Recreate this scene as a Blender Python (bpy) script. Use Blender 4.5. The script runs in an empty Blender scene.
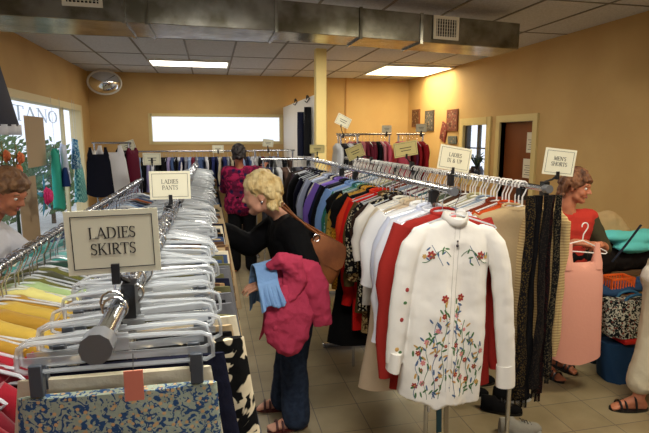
import bpy, bmesh, math, random
from math import sin, cos, pi, radians
from mathutils import Vector, Matrix, noise
from mathutils.bvhtree import BVHTree
R = random.Random(7)
SC = bpy.context.scene
COL = SC.collection
V = Vector
# ------------------------------------------------------------------ camera
H = 1.80; F = 500.0; CX, CY = 324.5, 216.5
PSI, PIT = radians(12.7436), radians(9.0344)
FW = V((sin(PSI)*cos(PIT), cos(PSI)*cos(PIT), -sin(PIT)))
RT = V((cos(PSI), -sin(PSI), 0)); UP = RT.cross(FW)
cam = bpy.data.cameras.new('camera'); co = bpy.data.objects.new('camera', cam); COL.objects.link(co)
m = Matrix((RT, UP, -FW)).transposed().to_4x4(); m.translation = V((0, 0, H)); co.matrix_world = m
cam.sensor_width = 36; cam.lens = F/649*36; cam.clip_start = .02; SC.camera = co
def at(x, y, Y):            # a point of the place at depth Y
    d = RT*((x-CX)/F) - UP*((y-CY)/F) + FW
    return V((0, 0, H)) + d*(Y/d.y)
# ------------------------------------------------------------------ materials
def S(r, g, b):
    f = lambda c: (c/255/12.92) if c/255 <= .04045 else ((c/255+.055)/1.055)**2.4
    return (f(r), f(g), f(b), 1)
MC = {}
def mat(key, col=(128, 128, 128), rough=.8, metal=0, pat=None, c2=None, c3=None, sc=20, bump=0, bsc=60, spec=.5, emit=0, alpha=1, sheen=0, trans=0, stretch=(1, 1, 1)):
    if key in MC: return MC[key]
    M = bpy.data.materials.new(key); M.use_nodes = True; N = M.node_tree.nodes; L = M.node_tree.links
    b = N['Principled BSDF']; b.inputs['Base Color'].default_value = S(*col); b.inputs['Roughness'].default_value = rough
    b.inputs['Metallic'].default_value = metal; b.inputs['Specular IOR Level'].default_value = spec
    b.inputs['Alpha'].default_value = alpha; b.inputs['Sheen Weight'].default_value = sheen
    if emit:
        b.inputs['Emission Color'].default_value = S(*col); b.inputs['Emission Strength'].default_value = emit
    if pat or bump:
        tc = N.new('ShaderNodeTexCoord'); mp = N.new('ShaderNodeMapping'); mp.inputs['Scale'].default_value = stretch
        L.new(tc.outputs['Object'], mp.inputs[0]); src = mp.outputs[0]
    if pat:
        mix = N.new('ShaderNodeMixRGB'); mix.inputs[1].default_value = S(*col); mix.inputs[2].default_value = S(*(c2 or col))
        rp = N.new('ShaderNodeValToRGB'); out = mix.outputs[0]
        if pat == 'noise':
            t = N.new('ShaderNodeTexNoise'); t.inputs['Scale'].default_value = sc; t.inputs['Detail'].default_value = 5; o = t.outputs[0]; lo, hi = .4, .62
        elif pat == 'blotch':
            t = N.new('ShaderNodeTexNoise'); t.inputs['Scale'].default_value = sc; t.inputs['Distortion'].default_value = 1.6; o = t.outputs[0]; lo, hi = .5, .53
        elif pat == 'spots':
            t = N.new('ShaderNodeTexVoronoi'); t.inputs['Scale'].default_value = sc; o = t.outputs['Distance']; lo, hi = .42, .36
        elif pat == 'stripes':
            t = N.new('ShaderNodeTexWave'); t.inputs['Scale'].default_value = sc; o = t.outputs[0]; lo, hi = .45, .55; t.bands_direction = 'Z'
        elif pat == 'stripesx':
            t = N.new('ShaderNodeTexWave'); t.inputs['Scale'].default_value = sc; o = t.outputs[0]; lo, hi = .45, .55; t.bands_direction = 'X'
        elif pat == 'check':
            t = N.new('ShaderNodeTexChecker'); t.inputs['Scale'].default_value = sc; o = t.outputs['Fac']; lo, hi = .4, .6
        L.new(src, t.inputs['Vector'])
        if lo > hi:
            lo, hi = hi, lo; rp.color_ramp.elements[0].color = (1, 1, 1, 1); rp.color_ramp.elements[1].color = (0, 0, 0, 1)
        rp.color_ramp.elements[0].position = lo; rp.color_ramp.elements[1].position = hi
        L.new(o, rp.inputs[0]); L.new(rp.outputs[0], mix.inputs[0])
        if c3:
            m2 = N.new('ShaderNodeMixRGB'); t2 = N.new('ShaderNodeTexVoronoi'); t2.inputs['Scale'].default_value = sc*1.1
            L.new(src, t2.inputs['Vector']); r2 = N.new('ShaderNodeValToRGB'); r2.color_ramp.elements[0].color = (1, 1, 1, 1); r2.color_ramp.elements[1].color = (0, 0, 0, 1)
            r2.color_ramp.elements[0].position = .26; r2.color_ramp.elements[1].position = .32
            L.new(t2.outputs['Distance'], r2.inputs[0]); L.new(r2.outputs[0], m2.inputs[0]); L.new(out, m2.inputs[1]); m2.inputs[2].default_value = S(*c3); out = m2.outputs[0]
        L.new(out, b.inputs['Base Color'])
    if bump:
        t = N.new('ShaderNodeTexNoise'); t.inputs['Scale'].default_value = bsc; t.inputs['Detail'].default_value = 4; L.new(src, t.inputs['Vector'])
        bp = N.new('ShaderNodeBump'); bp.inputs['Strength'].default_value = bump; bp.inputs['Distance'].default_value = .01
        L.new(t.outputs[0], bp.inputs['Height']); L.new(bp.outputs[0], b.inputs['Normal'])
    MC[key] = M; return M
def cloth(key, col, **k):
    k.setdefault('rough', .9); k.setdefault('bump', .25); k.setdefault('bsc', 45); k.setdefault('spec', .15)
    return mat('fabric '+key, col, **k)
def clearmat(key, col, t, rough=.12):
    if key in MC: return MC[key]
    M = bpy.data.materials.new(key); M.use_nodes = True; N = M.node_tree.nodes; L = M.node_tree.links
    b = N['Principled BSDF']; b.inputs['Base Color'].default_value = S(*col); b.inputs['Roughness'].default_value = rough; b.inputs['Specular IOR Level'].default_value = .9
    tr = N.new('ShaderNodeBsdfTransparent'); mx = N.new('ShaderNodeMixShader'); mx.inputs[0].default_value = 1-t
    L.new(tr.outputs[0], mx.inputs[1]); L.new(b.outputs[0], mx.inputs[2]); L.new(mx.outputs[0], N['Material Output'].inputs[0])
    MC[key] = M; return M
CHROME = mat('chrome', (190, 192, 196), .18, 1); STEEL = mat('hook steel', (200, 202, 205), .25, 1)
BLACKP = mat('black plastic', (16, 16, 18), .4); WHITEP = mat('white plastic', (228, 226, 222), .35)
CLEAR = clearmat('clear plastic', (222, 228, 234), .42); GREYP = mat('smoky clip plastic', (70, 76, 84), .3)
CARD = mat('card stock', (226, 222, 196), .7); INK = mat('ink', (38, 34, 30), .6)
# ------------------------------------------------------------------ mesh helpers
class MB:
    def __init__(s): s.v = []; s.f = []; s.m = []; s.mi = 0
    def add(s, vs, fs):
        o = len(s.v); s.v += [tuple(p) for p in vs]
        for f in fs: s.f.append(tuple(i+o for i in f)); s.m.append(s.mi)
        return s
    def box(s, a, b, mt=None):
        x0, y0, z0 = a; x1, y1, z1 = b
        vs = [V((x, y, z)) for x in (x0, x1) for y in (y0, y1) for z in (z0, z1)]
        if mt: vs = [mt @ p for p in vs]
        return s.add(vs, [(0, 1, 3, 2), (4, 6, 7, 5), (0, 4, 5, 1), (2, 3, 7, 6), (0, 2, 6, 4), (1, 5, 7, 3)])
    def loft(s, rings, cap=True, closed=True):
        n = len(rings[0]); o = len(s.v); s.v += [tuple(p) for r in rings for p in r]
        for i in range(len(rings)-1):
            for j in range(n if closed else n-1):
                k = (j+1) % n; s.f.append((o+i*n+j, o+i*n+k, o+(i+1)*n+k, o+(i+1)*n+j)); s.m.append(s.mi)
        if cap and closed:
            for i in (0, len(rings)-1):
                q = tuple(o+i*n+j for j in range(n)); s.f.append(q[::-1] if i == 0 else q); s.m.append(s.mi)
        return s
    def tube(s, pts, r, n=8, cap=True, flat=1.0, closed=False):
        pts = [V(p) for p in pts]; rs = r if isinstance(r, (list, tuple)) else [r]*len(pts); rings = []; u = None
        for i, p in enumerate(pts):
            a = pts[max(i-1, 0)]; b = pts[min(i+1, len(pts)-1)]
            if closed: a = pts[i-1]; b = pts[(i+1) % len(pts)]
            d = (b-a).normalized()
            if u is None:
                u = d.cross(V((0, 0, 1)));
                if u.length < .05: u = d.cross(V((0, 1, 0)))
            u = (u - d*u.dot(d)).normalized(); w = d.cross(u)
            rings.append([p+(u*cos(t)*flat+w*sin(t))*rs[i] for t in (2*pi*k/n for k in range(n))])
        if closed: rings.append(rings[0]); cap = False
        return s.loft(rings, cap)
    def ball(s, c, r, n=10, mt=None):
        if not hasattr(r, '__len__'): r = (r, r, r)
        c = V(c); rings = []; k = max(4, n//2)
        for i in range(k+1):
            t = pi*(i+.02*(i == 0)-.02*(i == k))/k
            ring = [V((r[0]*sin(t)*cos(2*pi*j/n), r[1]*sin(t)*sin(2*pi*j/n), r[2]*cos(t))) for j in range(n)]
            rings.append([c+(mt @ p if mt else p) for p in ring])
        return s.loft(rings)
    def cap(s, p0, r0, p1, r1, n=12):
        p0 = V(p0); p1 = V(p1); d = (p1-p0); L = d.length
        if L < 1e-5: return s.ball(p0, max(r0, r1), n)
        d /= L; pts = []; rs = []
        for k in range(4): t = (pi/2)*(k+.15)/4; pts.append(p0-d*r0*cos(t)); rs.append(r0*sin(t))
        pts += [p0, p1]; rs += [r0, r1]
        for k in range(4): t = (pi/2)*(3-k+.15)/4; pts.append(p1+d*r1*cos(t)); rs.append(r1*sin(t))
        return s.tube(pts, rs, n)
    def data(s, name, mats, smooth=True):
        me = bpy.data.meshes.new(name); me.from_pydata(s.v, [], s.f)
        for mm in (mats if isinstance(mats, (list, tuple)) else [mats]): me.materials.append(mm)
        me.polygons.foreach_set('material_index', s.m)
        me.update(); bm = bmesh.new(); bm.from_mesh(me); bmesh.ops.recalc_face_normals(bm, faces=bm.faces); bm.to_mesh(me); bm.free()
        if smooth:
            me.polygons.foreach_set('use_smooth', [True]*len(me.polygons)); me.set_sharp_from_angle(angle=radians(48))
        return me
    def build(s, name, mats, parent=None, smooth=True, bevel=0):
        o = bpy.data.objects.new(name, s.data(name, mats, smooth)); COL.objects.link(o)
        if parent: o.parent = parent
        if bevel:
            b = o.modifiers.new('bevel', 'BEVEL'); b.width = bevel; b.segments = 2; b.limit_method = 'ANGLE'
        return o
def tag(o, label=None, cat=None, group=None, kind=None):
    if label: o['label'] = label
    if cat: o['category'] = cat
    if group: o['group'] = group
    if kind: o['kind'] = kind
    return o
def empty(name, loc, label, cat, group=None, rz=0):
    o = bpy.data.objects.new(name, None); COL.objects.link(o); o.location = loc; o.rotation_euler.z = rz; o.empty_display_size = .1
    return tag(o, label, cat, group)
def copy_tree(o, parent=None):
    c = o.copy(); COL.objects.link(c)
    if parent: c.parent = parent
    for ch in o.children: copy_tree(ch, c)
    return c
def struct(name, mb, mm, parent=None, **k):
    o = mb.build(name, mm, parent, smooth=k.pop('smooth', False), **k)
    if not parent: o['kind'] = 'structure'
    return o
def remesh(mb, voxel, name, mm, parent=None, smooth=3, disp=None):
    o = mb.build(name, mm, parent)
    r = o.modifiers.new('r', 'REMESH'); r.mode = 'VOXEL'; r.voxel_size = voxel; r.use_smooth_shade = True
    if smooth: q = o.modifiers.new('s', 'SMOOTH'); q.factor = .5; q.iterations = smooth
    if disp:
        tx = bpy.data.textures.new(name+'_t', 'CLOUDS'); tx.noise_scale = disp[1]
        d = o.modifiers.new('d', 'DISPLACE'); d.texture = tx; d.strength = disp[0]; d.texture_coords = 'LOCAL'
    dg = bpy.context.evaluated_depsgraph_get(); dg.update()
    me = bpy.data.meshes.new_from_object(o.evaluated_get(dg)); o.modifiers.clear(); old = o.data; o.data = me; me.name = name; bpy.data.meshes.remove(old)
    me.polygons.foreach_set('use_smooth', [True]*len(me.polygons))
    return o
# ------------------------------------------------------------------ the setting
XL, XR, YB, YF, ZC = -2.07, 3.95, 9.75, -2.6, 2.94
WALL = mat('ochre wall paint', (197, 161, 103), .75, pat='noise', c2=(189, 152, 95), sc=1.3, bump=.12, bsc=90)
TRIM = mat('olive cream trim paint', (206, 186, 128), .5)
def wall(name, axis, c, th, a0, a1, z1, holes, mm=WALL):
    mb = MB()
    def bx(u0, u1, w0, w1):
        if u1-u0 < 1e-4 or w1-w0 < 1e-4: return
        if axis == 'x': mb.box((min(c, c+th), u0, w0), (max(c, c+th), u1, w1))
        else: mb.box((u0, min(c, c+th), w0), (u1, max(c, c+th), w1))
    u = a0
    for (h0, h1, b0, b1) in sorted(holes):
        bx(u, h0, 0, z1); bx(h0, h1, 0, b0); bx(h0, h1, b1, z1); u = h1
    bx(u, a1, 0, z1); return struct(name, mb, mm)
WL = (2.5, 9.0, .45, 2.24); WB = (-1.05, 1.34, 1.70, 2.19); WR = (6.68, 7.42, 1.15, 2.0); DR = (5.6, 6.34, 0, 2.0); WFr = (-1.7, 3.6, 1.15, 2.6)
wall('wall_left', 'x', XL, -.14, YF-.14, YB+.14, ZC, [WL])
wall('wall_right', 'x', XR, .14, YF-.14, YB+.14, ZC, [DR, WR])
wall('wall_back', 'y', YB, .14, XL, XR, ZC, [WB])
wall('wall_front', 'y', YF, -.14, XL, XR, ZC, [WFr])
# floor of vinyl tiles
FL = bpy.data.materials.new('vinyl tile floor'); FL.use_nodes = True; N = FL.node_tree.nodes; L = FL.node_tree.links
b = N['Principled BSDF']; tc = N.new('ShaderNodeTexCoord'); br = N.new('ShaderNodeTexBrick'); br.offset = 0; br.inputs['Scale'].default_value = 1
br.inputs['Brick Width'].default_value = .305; br.inputs['Row Height'].default_value = .305; br.inputs['Mortar Size'].default_value = .003
br.inputs['Color1'].default_value = S(154, 140, 110); br.inputs['Color2'].default_value = S(145, 131, 101); br.inputs['Mortar'].default_value = S(96, 88, 76)
nz = N.new('ShaderNodeTexNoise'); nz.inputs['Scale'].default_value = 3; nz.inputs['Detail'].default_value = 8; mx = N.new('ShaderNodeMixRGB'); mx.blend_type = 'MULTIPLY'
rp = N.new('ShaderNodeValToRGB'); rp.color_ramp.elements[0].color = (.72, .70, .66, 1); rp.color_ramp.elements[0].position = .35; rp.color_ramp.elements[1].position = .65
L.new(tc.outputs['Object'], br.inputs[0]); L.new(tc.outputs['Object'], nz.inputs[0]); L.new(nz.outputs[0], rp.inputs[0]); mx.inputs[0].default_value = 1
L.new(br.outputs[0], mx.inputs[1]); L.new(rp.outputs[0], mx.inputs[2]); L.new(mx.outputs[0], b.inputs['Base Color']); b.inputs['Roughness'].default_value = .32
struct('floor', MB().box((XL-.14, YF-.14, -.1), (XR+.14, YB+.14, 0)), FL)
# suspended ceiling: tiles in a grid
CT = mat('mineral fibre ceiling tile', (212, 214, 222), .95, pat='noise', c2=(194, 196, 204), sc=60, bump=.3, bsc=120)
BAR = mat('ceiling grid bar', (105, 102, 100), .5)
ceil = struct('ceiling', MB().box((XL-.14, YF-.14, ZC), (XR+.14, YB+.14, ZC+.1)), CT)
gb = MB(); x = -1.48
while x < XR: gb.box((x-.012, YF, ZC-.006), (x+.012, YB, ZC+.002)); x += .61
y = YF+.4
while y < YB: gb.box((XL, y-.01, ZC-.005), (XR, y+.01, ZC+.002)); y += .61 if False else 1.22
struct('ceiling_grid', gb, BAR, ceil)
# windows
FRM = mat('cream window frame', (222, 206, 160), .45); GLS = clearmat('window glass', (225, 235, 240), .93, .02); FROST = mat('daylit frosted glazing', (244, 248, 255), .5, emit=3.2)
def frame(mb, axis, c, d0, d1, u0, u1, z0, z1, w):
    def bx(a0, a1, b0, b1):
        if axis == 'x': mb.box((c+d0, a0, b0), (c+d1, a1, b1))
        else: mb.box((a0, c+d0, b0), (a1, c+d1, b1))
    bx(u0-w, u0+.02, z0-w, z1+w); bx(u1-.02, u1+w, z0-w, z1+w); bx(u0, u1, z1-.02, z1+w); bx(u0, u1, z0-w, z0+.02)
w1 = empty('window_1', (0, 0, 0), None, None); w1['kind'] = 'structure'
mb = MB(); frame(mb, 'x', XL, -.145, .03, WL[0], WL[1], WL[2], WL[3], .07); mb.box((XL-.09, 5.0, WL[2]), (XL-.03, 5.06, WL[3]))
mb.box((XL-.09, 8.2, WL[2]), (XL-.04, 8.25, WL[3]))
mb.build('window_frame', FRM, w1, smooth=False); MB().box((XL-.075, WL[0], WL[2]), (XL-.067, WL[1], WL[3])).build('pane', GLS, w1, smooth=False)
w2 = empty('window_2', (0, 0, 0), None, None); w2['kind'] = 'structure'
mb = MB(); frame(mb, 'y', YB, -.015, .10, WB[0], WB[1], WB[2], WB[3], .035); mb.build('window_frame', TRIM, w2, smooth=False)
MB().box((WB[0], YB+.07, WB[2]), (WB[1], YB+.08, WB[3])).build('pane', GLS, w2, smooth=False)
w3 = empty('window_3', (0, 0, 0), None, None); w3['kind'] = 'structure'
mb = MB(); frame(mb, 'x', XR, -.02, .10, WR[0], WR[1], WR[2], WR[3], .09); mb.build('window_frame', TRIM, w3, smooth=False)
mb = MB(); mb.box((XR+.06, 7.02, WR[2]), (XR+.10, 7.08, WR[3])); mb.box((XR+.065, WR[0], 1.62), (XR+.095, WR[1], 1.64)); mb.box((XR+.03, 7.34, WR[2]), (XR+.1, 7.42, WR[3]))
mb.build('glazing_bar', mat('dark glazing bar', (60, 58, 56), .5), w3, smooth=False)
MB().box((XR+.075, WR[0], WR[2]), (XR+.083, WR[1], WR[3])).build('pane', GLS, w3, smooth=False)
w4 = empty('window_4', (0, 0, 0), None, None); w4['kind'] = 'structure'
mb = MB(); frame(mb, 'y', YF, -.1, .03, WFr[0], WFr[1], WFr[2], WFr[3], .06); mb.box((.9, YF-.09, WFr[2]), (.96, YF-.03, WFr[3])); mb.build('window_frame', FRM, w4, smooth=False)
MB().box((WFr[0], YF-.07, WFr[2]), (WFr[1], YF-.062, WFr[3])).build('pane', GLS, w4, smooth=False)
# door in the right wall
d1 = empty('door_1', (0, 0, 0), None, None); d1['kind'] = 'structure'
mb = MB(); mb.box((XR-.03, DR[0]-.09, 0), (XR+.1, DR[0], DR[3]+.09)); mb.box((XR-.03, DR[1], 0), (XR+.1, DR[1]+.09, DR[3]+.09)); mb.box((XR-.03, DR[0], DR[3]), (XR+.1, DR[1], DR[3]+.09))
mb.build('door_frame', TRIM, d1, smooth=False)
MB().box((XR+.07, DR[0]+.003, .01), (XR+.115, DR[1]-.003, DR[3]-.003)).build('door_leaf', mat('brown varnished door', (120, 62, 26), .45, pat='noise', c2=(98, 48, 20), sc=3, stretch=(1, 1, .15)), d1, smooth=False)
k = MB(); k.ball((XR+.02, DR[0]+.08, 1.0), .028); k.cap((XR+.02, DR[0]+.08, 1.0), .01, (XR+.08, DR[0]+.08, 1.0), .01); k.build('door_knob', CHROME, d1)
PAP = mat('white paper', (214, 206, 186), .8)
for i, (y0, y1, z0, z1, lb) in enumerate([(5.63, 5.83, 1.60, 1.86, 'upper white paper notice taped to the brown door'), (5.63, 5.88, 1.27, 1.52, 'lower white paper notice with a small seal taped to the brown door')]):
    o = MB().box((XR+.064, y0, z0), (XR+.068, y1, z1)).build('paper_notice', PAP, smooth=False); tag(o, lb, 'notice')
    g = MB();
    for q in range(5): g.box((XR+.0625, y0+.03, z0+.04+q*.03), (XR+.0635, y1-.03-(q % 2)*.03, z0+.046+q*.03))
    g.build('printed_text', INK, o, smooth=False)
# baseboards
BB = mat('brown vinyl baseboard', (92, 70, 48), .5)
struct('baseboard_right', MB().box((XR-.012, YF, 0), (XR, DR[0]-.09, .1)).box((XR-.012, DR[1]+.09, 0), (XR, YB, .1)), BB)
struct('baseboard_left', MB().box((XL, YF, 0), (XL+.012, YB, .1)), BB)
struct('baseboard_back', MB().box((XL, YB-.012, 0), (XR, YB, .1)), BB)
struct('trim_1', MB().box((2.62, YB-.02, 0), (2.645, YB, ZC)), mat('wall joint strip', (176, 128, 66), .6))
# pillar and white partition
struct('pillar', MB().box((1.385, 6.62, 0), (1.525, 6.76, ZC)), mat('yellow ochre column paint', (240, 214, 140), .6), bevel=.005)
struct('partition', MB().box((1.39, 6.761, 0), (1.45, YB, 2.36)), mat('white partition board', (240, 234, 224), .6))
# ------------------------------------------------------------------ duct
DM = mat('galvanised steel', (158, 156, 146), .2, .92, pat='noise', c2=(112, 108, 92), sc=5, bump=.12, bsc=7)
duct = empty('air_duct', (.5, 4, 2.58), 'long galvanised sheet metal air duct hanging under the ceiling across the shop', 'duct')
duct.matrix_parent_inverse = Matrix()
def dseg(pf, pb, z0, z1, name, lbl=None):
    mb = MB(); vs = []
    for (a, bk) in zip(pf, pb): vs.append([V((a[0], a[1], z0)), V((bk[0], bk[1], z0)), V((bk[0], bk[1], z1)), V((a[0], a[1], z1))])
    mb.loft(vs); mb.v = [tuple(V(p)-duct.location) for p in mb.v]; return mb.build(name, DM, duct, smooth=False, bevel=.004)
dseg([(XL+.005, 3.74), (.52, 3.87)], [(XL+.005, 4.37), (.52, 4.33)], 2.58, 2.90, 'duct_section')
dseg([(.50, 3.90), (2.76, 4.215)], [(.50, 4.24), (2.76, 4.66)], 2.585, 2.81, 'duct_section')
for xx, ya, yb, z1 in ((-.40, 3.82, 4.345, 2.905), (-.55, 3.81, 4.35, 2.905), (.51, 3.868, 4.33, 2.905), (1.75, 4.073, 4.475, 2.815), (1.20, 3.995, 4.375, 2.815)):
    mb = MB(); mb.box((xx-.012, ya-.008, 2.57), (xx+.012, yb+.008, z1)); mb.v = [tuple(V(p)-duct.location) for p in mb.v]; mb.build('flange', DM, duct, smooth=False)
GR = mat('grille white paint', (224, 216, 196), .5)
def grille(x, y, z, sgn):
    rz = math.atan2(.315, 2.26) if x > 1 else math.atan2(.13, 2.59)
    g = MB(); g.box((-.125, -.012, -.095), (-.1, 0, .095)); g.box((.1, -.012, -.095), (.125, 0, .095)); g.box((-.1, -.012, .07), (.1, 0, .095)); g.box((-.1, -.012, -.095), (.1, 0, -.07))
    o = g.build('grille_frame', GR, duct, smooth=False); o.location = V((x, y, z))-duct.location; o.rotation_euler.z = rz
    s = MB()
    for k in range(8): s.box((-.09+k*.0245, -.009, -.07), (-.084+k*.0245, -.003, .07))
    for k in range(5): s.box((-.1, -.006, -.055+k*.027), (.1, -.003, -.052+k*.027))
    q = s.build('grille_slats', GR, o, smooth=False)
    MB().box((-.1, -.0025, -.07), (.1, -.001, .07)).build('grille_shade_sheet', mat('painted duct shade', (22, 20, 18), .8), o, smooth=False)  # dark sheet over the duct face paints the shade behind the slats
grille(-.80, 3.797, 2.755, 1); grille(1.98, 4.098, 2.71, 1)
# ------------------------------------------------------------------ ceiling lights
LD = mat('lit diffuser', (255, 246, 226), .5, emit=9); LDW = mat('warm lit diffuser', (255, 240, 190), .5, emit=7)
def fixture(x0, x1, y0, y1, lab, mm, power, col):
    t = empty('ceiling_light', ((x0+x1)/2, (y0+y1)/2, ZC-.02), lab, 'ceiling light')
    w, h = (x1-x0)/2, (y1-y0)/2
    g = MB(); g.box((-w, -h, -.012), (-w+.03, h, .018)); g.box((w-.03, -h, -.012), (w, h, .018)); g.box((-w+.03, -h, -.012), (w-.03, -h+.03, .018)); g.box((-w+.03, h-.03, -.012), (w-.03, h, .018))
    g.build('frame', mat('fixture white enamel', (225, 222, 215), .4), t, smooth=False)
    MB().box((-w+.03, -h+.03, -.004), (w-.03, h-.03, .004)).build('diffuser', mm, t, smooth=False)
    l = bpy.data.lights.new('tube light', 'AREA'); l.shape = 'RECTANGLE'; l.size = 2*w-.1; l.size_y = 2*h-.1; l.energy = power; l.color = col
    lo = bpy.data.objects.new('tube_light', l); COL.objects.link(lo); lo.location = ((x0+x1)/2, (y0+y1)/2, ZC-.05)
fixture(-.86, .33, 7.96, 8.57, 'narrow white ceiling light at the back left of the shop', LD, 8, (1, .93, .82))
fixture(2.74, 3.93, 7.75, 8.95, 'large glowing yellowish ceiling light at the back right of the shop', LDW, 34, (1, .88, .60))
# ------------------------------------------------------------------ writing
def arc(cx, cy, rx, ry, a0, a1, n=8): return [(cx+rx*cos(radians(a0+(a1-a0)*i/n)), cy+ry*sin(radians(a0+(a1-a0)*i/n))) for i in range(n+1)]
TK, TN = .125, .055
def srf(x, y, w=.14): return ([(x-w, y), (x+w, y)], .045)
G = {
 'L': (.62, [([(.12, 0), (.12, 1)], TK), srf(.12, 1), ([(.0, .02), (.58, .02)], TN), ([(.58, 0), (.58, .2)], TN)]),
 'A': (.80, [([(.05, 0), (.38, 1)], TN), ([(.38, 1), (.72, 0)], TK), ([(.18, .33), (.6, .33)], TN), srf(.05, 0, .12), srf(.72, 0)]),
 'D': (.82, [([(.13, 0), (.13, 1)], TK), ([(0, .98)]+[(.3, .98)]+arc(.32, .5, .4, .48, 90, 60, 3), TN), (arc(.32, .5, .4, .48, 60, -60), TK), (arc(.32, .5, .4, .48, -60, -90, 3)+[(0, .02)], TN)]),
 'I': (.34, [([(.15, 0), (.15, 1)], TK), srf(.15, 1), srf(.15, 0)]),
 'E': (.62, [([(.13, 0), (.13, 1)], TK), ([(0, .98), (.55, .98)], TN), ([(.13, .52), (.45, .52)], TN), ([(0, .02), (.58, .02)], TN), ([(.55, 1), (.55, .82)], TN), ([(.58, 0), (.58, .2)], TN), ([(.45, .42), (.45, .62)], TN)]),
 'S': (.56, [(arc(.27, .74, .2, .24, 20, 110, 5), TN), (arc(.27, .74, .2, .24, 110, 220, 6)+[(.36, .46)], TK*.8), ([(.36, .46)]+arc(.26, .26, .21, .24, 40, -90, 6), TK*.8), (arc(.26, .26, .21, .24, -90, -165, 5), TN), ([(.46, .8), (.46, .98)], TN), ([(.04, .02), (.04, .22)], TN)]),
 'K': (.78, [([(.13, 0), (.13, 1)], TK), srf(.13, 1), srf(.13, 0), ([(.2, .45), (.62, 1)], TN), ([(.3, .56), (.68, 0)], TK), srf(.62, 1, .11), srf(.68, 0, .12)]),
 'R': (.72, [([(.13, 0), (.13, 1)], TK), srf(.13, 0), ([(0, .98), (.3, .98)], TN), (arc(.3, .74, .24, .24, 90, -90), TK*.8), ([(.3, .5), (.13, .5)], TN), ([(.3, .5), (.64, 0)], TK), srf(.66, 0, .09)]),
 'T': (.68, [([(.32, 0), (.32, 1)], TK), srf(.32, 0), ([(0, .98), (.64, .98)], TN), ([(.0, 1), (.0, .78)], TN), ([(.64, 1), (.64, .78)], TN)]),
 'P': (.62, [([(.13, 0), (.13, 1)], TK), srf(.13, 0), ([(0, .98), (.3, .98)], TN), (arc(.3, .72, .24, .26, 90, -90), TK*.8), ([(.3, .46), (.13, .46)], TN)]),
 'N': (.86, [([(.13, 0), (.13, 1)], TN), ([(.13, 1), (.72, 0)], TK), ([(.72, 0), (.72, 1)], TN), srf(.1, 0, .1), srf(.72, 1, .1), srf(.06, 1, .08)]),
 'M': (1.0, [([(.13, 0), (.15, 1)], TN), ([(.15, 1), (.48, .05)], TK), ([(.48, .05), (.82, 1)], TN), ([(.82, 1), (.84, 0)], TK), srf(.13, 0, .1), srf(.84, 0, .12), srf(.1, 1, .08), srf(.85, 1, .08)]),
 'H': (.86, [([(.13, 0), (.13, 1)], TK), ([(.72, 0), (.72, 1)], TK), ([(.13, .52), (.72, .52)], TN), srf(.13, 1), srf(.13, 0), srf(.72, 1), srf(.72, 0)]),
 'O': (.86, [(arc(.4, .5, .34, .47, 50, 130), TN), (arc(.4, .5, .34, .47, 130, 230), TK), (arc(.4, .5, .34, .47, 230, 310), TN), (arc(.4, .5, .34, .47, 310, 410), TK)]),
 'U': (.84, [([(.13, 1), (.13, .3)], TK), (arc(.4, .3, .27, .28, 180, 360), TN*1.3), ([(.67, .3), (.67, 1)], TN), srf(.13, 1), srf(.67, 1, .1)]),
 'X': (.78, [([(.08, 1), (.66, 0)], TK), ([(.08, 0), (.64, 1)], TN), srf(.08, 1, .12), srf(.66, 0, .12), srf(.08, 0, .1), srf(.64, 1, .1)]),
 '1': (.42, [([(.2, 0), (.2, 1)], TK), srf(.2, 0, .16), ([(.2, 1), (.03, .86)], TN)]),
 '&': (.86, [([(.72, 0), (.2, .66)], TK), (arc(.32, .78, .16, .19, 220, -40), TN*1.3), ([(.44, .66), (.14, .38)], TN*1.3), (arc(.3, .23, .22, .22, 140, 310), TK*.8), ([(.44, .06), (.72, .5)], TN)]),
 "'": (.22, [([(.1, 1), (.07, .74)], TN*1.6)]),
 '-': (.4, [([(.03, .35), (.33, .35)], .09)]), ' ': (.4, [])}
def text_mb(mb, s, h, cx, z, y, flip=1, mt=None):
    tw = sum(G[c][0] for c in s)*h*1.05; x = cx-tw/2
    for ch in s:
        for pl, w in G[ch][1]:
            for (a, c) in zip(pl, pl[1:]):
                A = V((x+a[0]*h, 0, z+a[1]*h)); B = V((x+c[0]*h, 0, z+c[1]*h)); d = (B-A).normalized(); n = V((-d.z, 0, d.x))*w*h*.5; A -= d*w*h*.1; B += d*w*h*.1
                q = [A+n, B+n, B-n, A-n]; q = [V((p.x, y, p.z)) for p in q]; q2 = [V((p.x, y+.0006, p.z)) for p in q]
                if mt: q = [mt @ p for p in q]; q2 = [mt @ p for p in q2]
                mb.add(q+q2, [(0, 1, 2, 3), (7, 6, 5, 4), (0, 4, 5, 1), (1, 5, 6, 2), (2, 6, 7, 3), (3, 7, 4, 0)])
        x += G[ch][0]*h*1.05
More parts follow.
